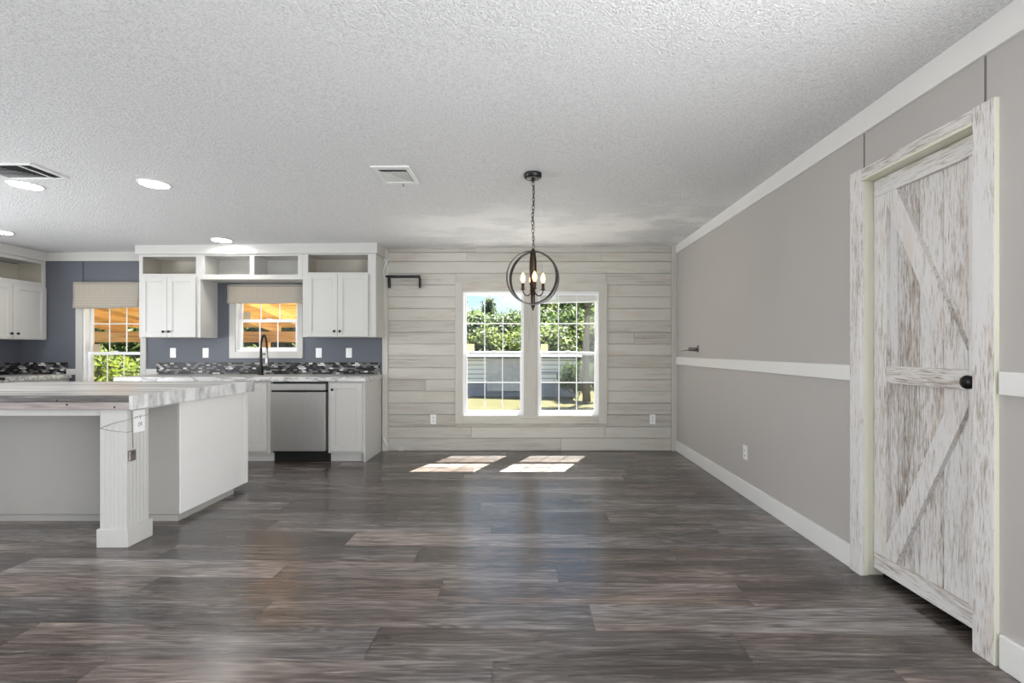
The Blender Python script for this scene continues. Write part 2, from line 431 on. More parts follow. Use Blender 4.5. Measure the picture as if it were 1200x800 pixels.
# floor: planks with measured joints
b = MB(); PW, PL, TILT = 0.2127, 1.51, -0.025
seams = {-1: 1.385, 0: 0.878, 1: 0.30, 2: 1.08, 3: 0.17, 4: 0.87, 5: 0.39, 6: 1.28, 7: 0.59, 8: 1.16, 9: 0.37, 10: 1.43, 11: 0.1}
light = {(-1, 0): 0, (0, -1): 1}
FX0, FX1, FY0, FY1 = XL, 2.75, REAR_Y, YB
def lineY(a, x): return a + TILT * x
gp = 0.0014
for r in range(-32, 20):
    a0 = 1.834 + PW * r; a1 = a0 + PW
    s0 = seams.get(r, (r * 0.61803 * PL * 1.7) % PL)
    k0 = math.floor((FX0 - s0) / PL); k1 = math.ceil((FX1 - s0) / PL)
    for k in range(k0, k1):
        x0, x1 = max(FX0, s0 + k * PL), min(FX1, s0 + (k + 1) * PL)
        if x1 - x0 < 0.01: continue
        ys = [lineY(a0, x0), lineY(a0, x1), lineY(a1, x1), lineY(a1, x0)]
        ys = [min(max(y, FY0), FY1) for y in ys]
        if max(ys) - min(ys) < 0.004: continue
        tone = random.choice((-1, -0.8, -0.3, 0, 0.1, 0.4, 0.9)) + random.uniform(-0.15, 0.15)
        b.add([(x0 + gp, ys[0] + gp, 0), (x1 - gp, ys[1] + gp, 0), (x1 - gp, ys[2] - gp, 0), (x0 + gp, ys[3] - gp, 0)], [(0, 1, 2, 3)], tone)
fl = b.build('floor', M['floor'], fix=False); tag(fl, 'dark grey-brown wood-look plank floor', 'floor', kind='structure')
sub = MB().box(FX0 - 0.1, FX1 + 0.1, FY0 - 0.1, FY1 + 0.12, -0.12, -0.0012)
o = sub.build('joint_bed', M['floor_gap'], fl)

# ceiling
b = MB()
pts = [(XL - 0.12, REAR_Y - 0.12), (2.9, REAR_Y - 0.12), (2.9, YB + 0.12), (XL - 0.12, YB + 0.12)]
b.hexa([(x, y, CZ(x, y)) for x, y in pts], [(x, y, CZ(x, y) + 0.15) for x, y in pts])
struct('ceiling', b, M['ceiling'], 'white sprayed textured ceiling', 'ceiling')

def wall_y(x0, x1, y0, y1, z0, z1, holes):
    """wall slab in the XZ plane with rectangular holes [(x0,x1,z0,z1)] sorted by x"""
    b = MB(); x = x0
    for hx0, hx1, hz0, hz1 in sorted(holes):
        if hx0 > x: b.box(x, hx0, y0, y1, z0, z1)
        b.box(hx0, hx1, y0, y1, z0, hz0); b.box(hx0, hx1, y0, y1, hz1, z1); x = hx1
    b.box(x, x1, y0, y1, z0, z1)
    return b
TOPZ = 2.5
XS = -1.716         # where the blue kitchen wall ends and the shiplap begins
W1 = (X(542, YB), X(614.3, YB), Z(486.3, YB), Z(341.5, YB))
W2 = (X(629.6, YB), X(701.8, YB), Z(486.3, YB), Z(341.5, YB))
W3 = (X(276, YB), X(347.5, YB) + 0.02, Z(412, YB), 1.93)
W4 = (X(97.5, YB), X(166, YB), 0.43, 1.90)
struct('wall_back', wall_y(XS, 2.9, YB + 0.012, YB + 0.13, -0.1, TOPZ, [W1, W2]), M['wall_back_room'], 'window wall behind the whitewashed shiplap', 'wall')
struct('wall_kitchen', wall_y(XL - 0.12, XS, YB, YB + 0.13, -0.1, TOPZ, [W3, W4]), M['wall_blue'], 'slate blue kitchen window wall', 'wall')
b = MB(); b.box(XL - 0.12, XL, 3.6, YB, -0.1, TOPZ); b.box(XL - 0.12, XL, 1.2, 1.4, -0.1, TOPZ); b.box(XL - 0.12, XL, 1.4, 3.6, -0.1, 0.3); b.box(XL - 0.12, XL, 1.4, 3.6, 2.2, TOPZ)  # opening added to let the side fill lamp in
struct('wall_left', b, M['wall_blue'], 'slate blue kitchen side wall', 'wall')
b = MB(); b.box(XL - 0.12, XL, REAR_Y, -3.5, -0.1, TOPZ); b.box(XL - 0.12, XL, -0.9, 1.2, -0.1, TOPZ)
b.box(XL - 0.12, XL, -3.5, -0.9, -0.1, 0.3); b.box(XL - 0.12, XL, -3.5, -0.9, 2.2, TOPZ)
struct('wall_living', b, M['wall_back_room'], 'living room side wall with an unseen window opening added for fill light', 'wall')
struct('wall_rear', wall_y(XL - 0.12, 2.9, REAR_Y - 0.12, REAR_Y, -0.1, TOPZ + 0.05, [(a, c_, 0.3, 2.2) for a, c_ in ADDED_REAR_WINS]), M['wall_back_room'], 'rear living room wall with three unseen window openings added for fill light', 'wall')
DY0, DY1, DZ = 1.90, 2.545, 2.115      # door opening in the right wall
b = MB(); b.box(XR, XR + 0.11, REAR_Y, -1.6, -0.1, TOPZ + 0.05); b.box(XR, XR + 0.11, 0.9, DY0, -0.1, TOPZ + 0.05); b.box(XR, XR + 0.11, -1.6, 0.9, -0.1, 0.3); b.box(XR, XR + 0.11, -1.6, 0.9, 2.2, TOPZ + 0.05); b.box(XR, XR + 0.11, DY1, YB + 0.012, -0.1, TOPZ + 0.05); b.box(XR, XR + 0.11, DY0, DY1, DZ, TOPZ + 0.05)  # window opening near the camera added for the right fill lamp
struct('wall_right', b, M['wall_grey'], 'greige painted right wall', 'wall')
b = MB(); b.box(2.7, 2.76, 1.6, 2.9, -0.1, TOPZ); b.box(XR + 0.11, 2.76, 1.54, 1.6, -0.1, TOPZ); b.box(XR + 0.11, 2.76, 2.9, 2.96, -0.1, TOPZ)
struct('wall_closet', b, M['closet'], 'closet walls behind the barn-style door', 'wall')

# shiplap boards over the window wall
b = MB(); random.seed(21)
rows = [528, 513, 499.8, 485.6, 472, 458, 444.5, 430.7, 416.6, 403, 389.5, 376, 361.5, 348, 334, 320.5, 306.5, 296, 286]
CASE = (X(533.5, YB), X(711, YB), Z(496, YB), Z(331.5, YB))
joints = {0: [0.42], 1: [-0.65, 0.95], 2: [0.3], 5: [-1.2], 9: [1.3], 13: [-0.4], 14: [-0.64, 0.6], 15: [0.2], 16: [-0.7, 0.9], 17: [-0.6, 0.7]}
xs0, xs1 = X(455, YB), X(786.5, YB)
for r in range(len(rows) - 1):
    z0, z1 = max(0.0, Z(rows[r], YB)), Z(rows[r + 1], YB)
    if r == len(rows) - 2: z1 = CZ(0, YB) + 0.03
    cuts = [xs0] + joints.get(r, []) + [xs1]
    for x0, x1 in zip(cuts[:-1], cuts[1:]):
        segs = [(x0, x1)]
        if z1 > CASE[2] + 0.02 and z0 < CASE[3] - 0.02:
            segs = [(x0, min(x1, CASE[0] + 0.01)), (max(x0, CASE[1] - 0.01), x1)]
        tn = random.uniform(-1, 1)
        for p, q in segs:
            if q - p > 0.02: b.box(p + 0.0008, q - 0.0008, YB - 0.006, YB + 0.012, z0 + 0.0028, z1 - 0.0028, 0.003, tn)
        if len(segs) == 2:                                         # the part of a cut board that passes over or under the casing
            p, q = max(x0, CASE[0] + 0.01), min(x1, CASE[1] - 0.01)
            if q - p > 0.02 and z1 > CASE[3] + 0.003: b.box(p, q, YB - 0.006, YB + 0.012, CASE[3] - 0.004, z1 - 0.0016, 0.0015, tn)
            if q - p > 0.02 and z0 < CASE[2] - 0.003: b.box(p, q, YB - 0.006, YB + 0.012, z0 + 0.0016, CASE[2] + 0.004, 0.0015, tn)
sw = struct('wall_shiplap', b, M['shiplap'], 'whitewashed horizontal shiplap boards around the double window', 'wall')
b = MB(); b.box(X(448.5, YB), xs0, YB - 0.02, YB + 0.012, 0, CZ(-1.7, YB) + 0.01, 0.003)
struct('trim_1', b, M['shiplap_v'], 'whitewashed upright corner board beside the kitchen cabinets', 'trim')
b = MB(); b.box(xs1, XR, YB - 0.024, YB + 0.012, 0, CZ(1.8, YB) + 0.01, 0.003)
struct('trim_2', b, M['shiplap_v'], 'whitewashed upright corner board at the right wall', 'trim')

# casing of the double window
b = MB(); yc0, yc1 = YB - 0.026, YB + 0.012
b.box(CASE[0], W1[0] + 0.004, yc0, yc1, CASE[2], CASE[3], 0.002, 0.3); b.box(W2[1] - 0.004, CASE[1], yc0, yc1, CASE[2], CASE[3], 0.002, 0)
b.box(W1[1] - 0.004, W2[0] + 0.004, yc0, yc1, W1[2], W1[3], 0.002, -0.3)
o1 = struct('trim_3', b, M['shiplap_v'], 'whitewashed board casing around the double window', 'trim')
b = MB(); b.box(W1[0] + 0.004, W2[1] - 0.004, yc0 + 0.001, yc1, W1[3], CASE[3], 0.002, 0.2); b.box(W1[0] + 0.004, W2[1] - 0.004, yc0 + 0.001, yc1, CASE[2], W1[2], 0.002, 0)
b.build('cross_board', M['shiplap'], o1)

# ------------------------------------------------------------------ windows
def window(name, rect, label, upper_row=True, lower_row=True, sticker=True, cols=3, liner=False, screen=True):
    x0, x1, z0, z1 = rect
    w = thing(name, label, 'window', ((x0 + x1) / 2, YB + 0.1, z0), kind='structure')
    f = 0.018
    b = MB(); ya, yb = YB - (0.004 if not liner else 0.0), YB + 0.128
    b.box(x0, x0 + f, ya, yb, z0, z1, 0.002); b.box(x1 - f, x1, ya, yb, z0, z1, 0.002)
    b.box(x0 + f, x1 - f, ya, yb, z1 - f, z1, 0.002); b.box(x0 + f, x1 - f, ya, yb, z0, z0 + f, 0.002)
    b.build('frame', M['vinyl'], w)
    zm = (z0 + z1) / 2 + 0.0
    ix0, ix1, iz0, iz1 = x0 + f, x1 - f, z0 + f, z1 - f
    for nm, y, a, c_, row in (('upper_sash', YB + 0.085, zm - 0.018, iz1, upper_row), ('lower_sash', YB + 0.05, iz0, zm + 0.018, lower_row)):
        st = 0.020 if nm == 'upper_sash' else 0.032
        b = MB(); d = 0.013
        b.box(ix0, ix0 + st, y - d, y + d, a, c_, 0.003); b.box(ix1 - st, ix1, y - d, y + d, a, c_, 0.003)
        lo_r = 0.036 if nm == 'upper_sash' else 0.034; hi_r = 0.02 if nm == 'upper_sash' else 0.036
        b.box(ix0 + st, ix1 - st, y - d, y + d, a, a + lo_r, 0.003); b.box(ix0 + st, ix1 - st, y - d, y + d, c_ - hi_r, c_, 0.003)
        sash = b.build(nm, M['vinyl'], w)
        gx0, gx1, gz0, gz1 = ix0 + st, ix1 - st, a + lo_r, c_ - hi_r
        g = MB(); mw = 0.006
        for k in range(1, cols):
            xm = gx0 + (gx1 - gx0) * k / cols; g.box(xm - mw, xm + mw, y - 0.007, y - 0.001, gz0, gz1, 0.001)
        if row:
            zz = (gz0 + gz1) / 2; g.box(gx0, gx1, y - 0.0072, y - 0.0012, zz - mw, zz + mw, 0.001)
        g.build('grille', M['vinyl'], sash)
        MB().box(gx0 - 0.004, gx1 + 0.004, y + 0.001, y + 0.005, gz0 - 0.004, gz1 + 0.004).build('pane', M['glass'], sash)
        if nm == 'upper_sash' and sticker:
            st_ = MB().box(gx0 + 0.006, gx0 + 0.095, y + 0.0002, y + 0.0008, gz0 + 0.004, gz0 + 0.095)
            tag(st_.build('sticker', M['sticker'], sash), 'cream paper sticker on the glass')
        if nm == 'lower_sash':                                     # latch on the meeting rail
            l = MB().box((x0 + x1) / 2 - 0.03, (x0 + x1) / 2 + 0.03, y - 0.012, y + 0.012, c_, c_ + 0.012, 0.004)
            l.build('latch', M['vinyl'], sash)
    if screen:
        MB().box(ix0, ix1, YB + 0.112, YB + 0.113, iz0, zm).build('insect_screen', M['screen'], w)
    return w
window('window_1', W1, 'left window of the whitewashed double window by the chandelier')
w2 = window('window_2', W2, 'right window of the double window with a raised blind at its head')
window('window_3', W3, 'small window over the kitchen sink', upper_row=False, lower_row=False, liner=True)
window('window_4', W4, 'tall kitchen window left of the wall cabinets', liner=True)

# raised blind, sagging to the left, at the head of window_2
bl = thing('window_blind', 'white blind raised crookedly to the head of the right dining window', 'blind', ((W2[0] + W2[1]) / 2, YB + 0.02, W2[3] - 0.02))
bx0, bx1 = W2[0] + 0.02, W2[1] - 0.02; bz = W2[3] - 0.02
MB().box(bx0, bx1, YB + 0.002, YB + 0.03, bz - 0.03, bz, 0.003).build('headrail', M['vinyl'], bl)
b = MB()
for k in range(9):
    zt, zl = bz - 0.034 - k * 0.006, bz - 0.038 - k * 0.0075
    b.hexa([(bx0, YB + 0.004, zl - 0.003), (bx1, YB + 0.004, zt - 0.003), (bx1, YB + 0.029, zt - 0.003), (bx0, YB + 0.029, zl - 0.003)],
           [(bx0, YB + 0.004, zl), (bx1, YB + 0.004, zt), (bx1, YB + 0.029, zt), (bx0, YB + 0.029, zl)])
b.build('slat_stack', M['blind'], bl)
zt, zl = bz - 0.089, bz - 0.107
b = MB(); b.hexa([(bx0, YB + 0.003, zl - 0.016), (bx1, YB + 0.003, zt - 0.016), (bx1, YB + 0.03, zt - 0.016), (bx0, YB + 0.03, zl - 0.016)],
                 [(bx0, YB + 0.003, zl), (bx1, YB + 0.003, zt), (bx1, YB + 0.03, zt), (bx0, YB + 0.03, zl)])
b.build('bottom_rail', M['vinyl'], bl)

# kitchen window casings
b = MB(); cx0, cx1, cz0 = X(269.5, YB), -2.565, Z(419.5, YB)
b.box(cx0, W3[0] + 0.003, YB - 0.018, YB + 0.002, cz0, 1.99, 0.002); b.box(W3[1] - 0.003, W3[1] + 0.06, YB - 0.018, YB + 0.002, cz0, 1.99, 0.002)
b.box(W3[0] + 0.003, W3[1] - 0.003, YB - 0.018, YB + 0.002, cz0, W3[2] + 0.003, 0.002); b.box(W3[0] + 0.003, W3[1] - 0.003, YB - 0.018, YB + 0.002, W3[3] - 0.003, 1.99, 0.002)
struct('trim_4', b, M['cabinet'], 'white casing around the sink window', 'trim')
b = MB(); cx0, cx1 = X(90, YB), X(172, YB)
b.box(cx0, W4[0] + 0.003, YB - 0.018, YB + 0.002, 0.36, 1.97, 0.002); b.box(W4[1] - 0.003, cx1, YB - 0.018, YB + 0.002, 0.36, 1.97, 0.002)
b.box(W4[0] + 0.003, W4[1] - 0.003, YB - 0.018, YB + 0.002, 0.36, W4[2] + 0.003, 0.002); b.box(W4[0] + 0.003, W4[1] - 0.003, YB - 0.018, YB + 0.002, W4[3] - 0.003, 1.97, 0.002)
struct('trim_5', b, M['cabinet'], 'white casing around the tall kitchen window', 'trim')
b = MB(); b.box(X(79, YB), X(90, YB), YB - 0.016, YB + 0.002, 0.91, 0.98, 0.002)
struct('trim_6', b, M['cabinet'], 'short white rail left of the tall kitchen window', 'trim')
b = MB(); b.box(X(172, YB), X(184.5, YB), YB - 0.016, YB + 0.002, 0.90, 0.98, 0.002)
struct('trim_7', b, M['cabinet'], 'short white rail right of the tall kitchen window', 'trim')
# cornice boards
b = MB(); b.hexa([(XL, YB - 0.02, 2.268), (-4.40, YB - 0.02, 2.268), (-4.40, YB + 0.002, 2.268), (XL, YB + 0.002, 2.268)],
                 [(XL, YB - 0.02, CZ(XL, YB) + 0.004), (-4.40, YB - 0.02, CZ(-4.4, YB) + 0.004), (-4.40, YB + 0.002, CZ(-4.4, YB) + 0.004), (XL, YB + 0.002, CZ(XL, YB) + 0.004)])
struct('trim_8', b, M['cabinet'], 'white cornice board over the tall kitchen window', 'trim')
b = MB()
b.hexa([(XR - 0.018, REAR_Y, 2.368), (XR + 0.002, REAR_Y, 2.368), (XR + 0.002, YB, 2.355), (XR - 0.018, YB, 2.355)],
       [(XR - 0.018, REAR_Y, CZ(XR, REAR_Y) + 0.004), (XR + 0.002, REAR_Y, CZ(XR, REAR_Y) + 0.004), (XR + 0.002, YB, CZ(XR, YB) + 0.004), (XR - 0.018, YB, CZ(XR, YB) + 0.004)])
struct('trim_9', b, M['trim'], 'white cornice board along the right wall', 'trim')
# panel seam battens on the right wall above the door, their shadow gaps painted grey, and one on the blue wall
b = MB(); b.box(XR - 0.004, XR + 0.002, 1.868, 1.896, DZ + 0.06, 2.368, 0.001); t10 = struct('trim_10', b, M['wall_grey'], 'painted panel strip above the near end of the barn-style door', 'trim')
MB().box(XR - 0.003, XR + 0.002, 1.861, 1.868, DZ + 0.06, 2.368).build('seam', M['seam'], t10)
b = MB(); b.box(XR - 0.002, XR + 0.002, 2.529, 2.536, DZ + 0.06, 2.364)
struct('trim_11', b, M['seam'], 'thin painted shadow gap above the far end of the barn-style door', 'trim')
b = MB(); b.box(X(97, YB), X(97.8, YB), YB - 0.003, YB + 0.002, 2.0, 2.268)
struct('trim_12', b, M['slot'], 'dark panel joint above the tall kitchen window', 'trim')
# chair rail and baseboards
for nm, ya, yb_, lb in (('trim_13', 2.62, YB - 0.02, 'white chair rail beyond the barn-style door'), ('trim_14', 0.95, 1.80, 'white chair rail on the near side of the barn-style door')):
    struct(nm, MB().box(XR - 0.016, XR + 0.002, ya, yb_, 1.035, 1.122, 0.003), M['trim'], lb, 'trim')
struct('baseboard_right', MB().box(XR - 0.014, XR + 0.002, 2.62, YB - 0.02, 0, 0.127, 0.003), M['trim'], 'white baseboard beyond the barn-style door', 'baseboard')
struct('baseboard_front', MB().box(XR - 0.014, XR + 0.002, REAR_Y, 1.80, 0, 0.127, 0.003), M['trim'], 'white baseboard on the near side of the barn-style door', 'baseboard')

# ------------------------------------------------------------------ barn-style door in the right wall
d = thing('door_1', 'distressed white K-braced wooden door with black knob', 'door', (XR, (DY0 + DY1) / 2, 0), kind='structure')
xd0 = 1.885                                                        # face of the planks
LZ0, LZ1 = 0.042, 2.105
b = MB(); ys = [DY0 + 0.004, 2.02, 2.145, 2.275, 2.405, 2.475, DY1 - 0.002]
for y0, y1 in zip(ys[:-1], ys[1:]): b.box(xd0, xd0 + 0.03, y0 + 0.0018, y1 - 0.0018, LZ0, LZ1, 0.005, random.uniform(-0.8, 0.8))
b.build('plank_panel', M['door_z'], d)
xb0, xb1 = xd0 - 0.022, xd0 + 0.001
st_n = (DY0 + 0.004, 1.998); st_f = (2.452, DY1 - 0.002)
for a, c_ in (st_n, st_f): MB().box(xb0, xb1, a, c_, LZ0 + 0.088, LZ1 - 0.088, 0.002, 0.4).build('stile', M['door_z'], d)
for z0, z1 in ((LZ0, LZ0 + 0.087), (LZ1 - 0.087, LZ1)): MB().box(xb0, xb1, DY0 + 0.004, DY1 - 0.002, z0, z1, 0.002, 0.2).build('rail', M['door_y'], d)
MB().box(xb0, xb1, st_n[1] + 0.001, st_f[0] - 0.001, 1.035, 1.122, 0.002, 0.6).build('rail', M['door_y'], d)
def brace(ya, za, yb_, zb, clip):
    """diagonal board, ends cut on the neighbouring stiles / rails"""
    wd = 0.086 / 2; dv = Vector((yb_ - ya, zb - za)).normalized(); nv = Vector((-dv.y, dv.x))
    poly = [(ya + nv.x * wd, za + nv.y * wd), (yb_ + nv.x * wd, zb + nv.y * wd), (yb_ - nv.x * wd, zb - nv.y * wd), (ya - nv.x * wd, za - nv.y * wd)]
    # extend then clip to the box
    ext = 0.3
    poly = [(poly[0][0] - dv.x * ext, poly[0][1] - dv.y * ext), (poly[1][0] + dv.x * ext, poly[1][1] + dv.y * ext), (poly[2][0] + dv.x * ext, poly[2][1] + dv.y * ext), (poly[3][0] - dv.x * ext, poly[3][1] - dv.y * ext)]
    for ax, val, keep in ((0, clip[0], 1), (0, clip[1], -1), (1, clip[2], 1), (1, clip[3], -1)):
        out = []
        for i in range(len(poly)):
            p, q = poly[i], poly[(i + 1) % len(poly)]
            ip = (p[ax] - val) * keep >= 0; iq = (q[ax] - val) * keep >= 0
            if ip: out.append(p)
            if ip != iq:
                tt = (val - p[ax]) / (q[ax] - p[ax]); out.append((p[0] + (q[0] - p[0]) * tt, p[1] + (q[1] - p[1]) * tt))
        poly = out
    n = len(poly); bb = MB()
    vs = [(xb0, y, z) for y, z in poly] + [(xb1, y, z) for y, z in poly]
    fs = [list(range(n)), list(range(2 * n - 1, n - 1, -1))] + [(i, (i + 1) % n, n + (i + 1) % n, n + i) for i in range(n)]
    bb.add(vs, fs, 0.15)
    return bb
cl = (st_n[1] + 0.001, st_f[0] - 0.001)
brace(st_f[0] - 0.035, LZ1 - 0.12, st_n[1] + 0.03, 1.16, (*cl, 1.123, LZ1 - 0.088)).build('brace', M['door_z'], d)
brace(st_n[1] + 0.03, 1.00, st_f[0] - 0.035, LZ0 + 0.13, (*cl, LZ0 + 0.088, 1.034)).build('brace', M['door_z'], d)
ky, kz = 1.945, 1.073
RX = Matrix.Rotation(-PI / 2, 4, 'Y')                              # Z axis -> -X
kb = MB(); kb.lathe([(0.030, 0.0), (0.031, 0.004), (0.027, 0.008), (0.011, 0.010), (0.010, 0.028), (0.021, 0.034), (0.0285, 0.044), (0.0290, 0.055), (0.024, 0.064), (0.010, 0.067)], seg=24, mat=Matrix.Translation((xb0, ky, kz)) @ RX)
tag(kb.build('door_knob', M['knob'], d), 'round black door knob')
# jambs and casing
b = MB(); xj0, xj1 = XR - 0.018, XR + 0.105
b.box(XR + 0.0, xj1, DY1 - 0.001, DY1 + 0.02, 0, DZ + 0.02, 0.001); b.box(XR, xj1, DY0 - 0.02, DY0 + 0.001, 0, DZ + 0.02, 0.001); b.box(XR, xj1, DY0 + 0.001, DY1 - 0.001, LZ1 + 0.003, DZ + 0.02, 0.001)
b.box(XR, XR + 0.026, DY1 - 0.012, DY1, 0, DZ, 0.003); b.box(XR, XR + 0.026, DY0, DY0 + 0.01, 0, DZ, 0.003)
b.box(XR, XR + 0.03, DY0 + 0.01, DY1 - 0.012, LZ1 + 0.001, DZ + 0.01, 0.003)
tag(b.build('jamb', M['cream'], d), 'cream painted door jamb')
xc0, xc1 = XR - 0.020, XR + 0.002
b = MB(); b.box(xc0, xc1, 1.812, DY0 + 0.001, 0, 2.172, 0.002, 0.3); b.build('casing_board', M['door_z'], d)
MB().box(xc0 + 0.001, xc1, 1.8105, 1.8119, 0, 2.171).build('casing_edge', M['cream'], d)
b = MB(); b.box(xc0, xc1, DY1 - 0.012, 2.618, 0, 2.172, 0.002, 0.3); b.build('casing_board', M['door_z'], d)
b = MB(); b.box(xc0 + 0.001, XR + 0.001, DY0 + 0.002, DY1 - 0.013, LZ1 + 0.001, 2.1175); b.build('head_jamb', M['cream'], d)
b = MB(); b.box(xc0, xc1, DY0 + 0.002, DY1 - 0.013, 2.118, 2.168, 0.002, -0.2); b.build('head_casing', M['door_y'], d)
b = MB()
for zz in (0.30, 1.07, 1.85): b.box(xd0 - 0.004, xd0 + 0.006, DY1 - 0.010, DY1 - 0.001, zz, zz + 0.09, 0.001)
# (hinges sit in the jamb shadow)
b.build('hinge', M['black'], d)

# ------------------------------------------------------------------ cabinet helpers (local frame: front faces -Y, origin at back-left floor of the cabinet)
def shaker(b, x0, x1, yf, z0, z1, th=0.019, st=0.058):
    b.box(x0, x0 + st, yf, yf + th, z0, z1, 0.002); b.box(x1 - st, x1, yf, yf + th, z0, z1, 0.002)
    b.box(x0 + st, x1 - st, yf, yf + th, z0, z0 + st, 0.002); b.box(x0 + st, x1 - st, yf, yf + th, z1 - st, z1, 0.002)
    b.box(x0 + st - 0.001, x1 - st + 0.001, yf + 0.009, yf + th - 0.001, z0 + st - 0.001, z1 - st + 0.001)
    g = 0.008                                                     # bead around the panel
    for (a, c_, e, f_) in ((x0 + st, x0 + st + g, z0 + st, z1 - st), (x1 - st - g, x1 - st, z0 + st, z1 - st), (x0 + st + g, x1 - st - g, z0 + st, z0 + st + g), (x0 + st + g, x1 - st - g, z1 - st - g, z1 - st)):
        b.box(a, c_, yf + 0.005, yf + 0.012, e, f_)
    return b
def knob(parent, x, y, z, m=None):
    kb = MB(); kb.lathe([(0.007, 0), (0.006, 0.012), (0.0135, 0.017), (0.0145, 0.022), (0.010, 0.027)], seg=14, mat=Matrix.Translation((x, y, z)) @ Matrix.Rotation(PI / 2, 4, 'X'))
    return kb.build('knob', M['knob'], parent)
def upper_cabinet(label, x0, x1, yf, yb_, zb, zdoor, zo0, zo1, ztop, xdoors, stile_r, loc_group, ztop_r=None, doors=True, mid=None):
    """wall cabinet: doors below, open cubby above; world frame, front faces -Y"""
    c_ = thing('wall_cabinet', label, 'cabinet', ((x0 + x1) / 2, yb_, zb), loc_group)
    t_ = 0.018; b = MB()
    b.box(x0, x0 + t_, yf + 0.019, yb_, zb, ztop, 0.001); b.box(x1 - t_, x1, yf + 0.019, yb_, zb, ztop, 0.001)
    b.box(x0 + t_, x1 - t_, yf + 0.019, yb_, zb, zb + t_, 0.001); b.box(x0 + t_, x1 - t_, yf + 0.019, yb_, zo1, ztop, 0.001)
    # face frame
    xa, xe = xdoors[0], xdoors[-1]
    b.box(x0, xa, yf, yf + 0.019, zb, ztop, 0.001); b.box(xe, x1, yf, yf + 0.019, zb, ztop, 0.001)
    b.box(xa, xe, yf, yf + 0.019, zo1, ztop, 0.001); b.box(xa, xe, yf, yf + 0.019, zdoor - 0.01, zo0, 0.001)
    if mid: b.box(mid - 0.012, mid + 0.012, yf, yf + 0.019, zo0, zo1, 0.001)
    b.build('carcass', M['cabinet'], c_)
    b = MB(); b.box(x0 + t_, x1 - t_, yb_ - 0.008, yb_ - 0.002, zo0 - t_, zo1); b.box(x0 + t_, x1 - t_, yf + 0.019, yb_ - 0.008, zo0 - t_, zo0)
    b.box(x0 + t_, x0 + t_ + 0.003, yf + 0.02, yb_ - 0.008, zo0, zo1); b.box(x1 - t_ - 0.003, x1 - t_, yf + 0.02, yb_ - 0.008, zo0, zo1)
    tag(b.build('cubby_lining', M['cubby'], c_), 'beige lining of the open cubby')
    if doors:
        n = len(xdoors) - 1
        for i in range(n):
            a, e = xdoors[i] - (0.008 if i == 0 else -0.0015), xdoors[i + 1] + (0.008 if i == n - 1 else -0.0015)
            dr = shaker(MB(), a, e, yf - 0.019, zb + 0.004, zdoor).build('door', M['cabinet'], c_)
            kx = e - 0.03 if i % 2 == 0 else a + 0.03
            knob(dr, kx, yf - 0.019, zb + 0.065)
    return c_
YU = 5.375
# left wall cabinet over the worktop
xl0, xl1 = X(163, YU), X(234.7, YU)
upper_cabinet('white double-door wall cabinet left of the sink window with open cubby', xl0, xl1, YU, YB, 1.347, 2.035, 2.068, 2.262, 2.375,
              [X(167, YU), X(197, YU), X(229.5, YU)], None, 'wall cabinets')
xr0, xr1 = X(354.7, YU), X(440.5, YU)
upper_cabinet('white double-door wall cabinet between sink window and shiplap', xr0, xr1, YU, YB, 1.352, 2.065, 2.085, 2.285, 2.385,
              [X(361, YU), X(396.3, YU), X(431, YU)], None, 'wall cabinets')
# bridge shelf over the sink window
br_ = thing('bridge_shelf', 'white two-cubby open shelf bridging the wall cabinets over the sink', 'shelf', ((xl1 + xr0) / 2, YB, 2.0))
x0, x1 = xl1 + 0.001, xr0 - 0.001; zs0, zs1 = 2.005, 2.38
b = MB(); b.box(x0, x0 + 0.018, YU + 0.019, YB - 0.001, zs0, zs1, 0.001); b.box(x1 - 0.018, x1, YU + 0.019, YB - 0.001, zs0, zs1, 0.001)
b.box(x0 + 0.018, x1 - 0.018, YU + 0.019, YB - 0.001, zs0, zs0 + 0.02, 0.001); b.box(x0 + 0.018, x1 - 0.018, YU + 0.019, YB - 0.001, zs1 - 0.1, zs1, 0.001)
b.box(x0, X(240, YU), YU, YU + 0.019, zs0, zs1, 0.001); b.box(X(349, YU), x1, YU, YU + 0.019, zs0, zs1, 0.001)
b.box(X(240, YU), X(349, YU), YU, YU + 0.019, zs0, zs0 + 0.055, 0.001); b.box(X(240, YU), X(349, YU), YU, YU + 0.019, 2.27, zs1, 0.001)
b.box(X(292.5, YU), X(298, YU), YU, YU + 0.019, zs0 + 0.055, 2.27, 0.001); b.box(X(293.5, YU), X(297, YU), YU + 0.019, YB - 0.01, zs0 + 0.02, 2.28, 0.001)
b.build('carcass', M['cabinet'], br_)
MB().box(x0 + 0.018, x1 - 0.018, YB - 0.009, YB - 0.002, zs0 + 0.02, zs1 - 0.1).build('back_panel', M['cabinet'], br_)
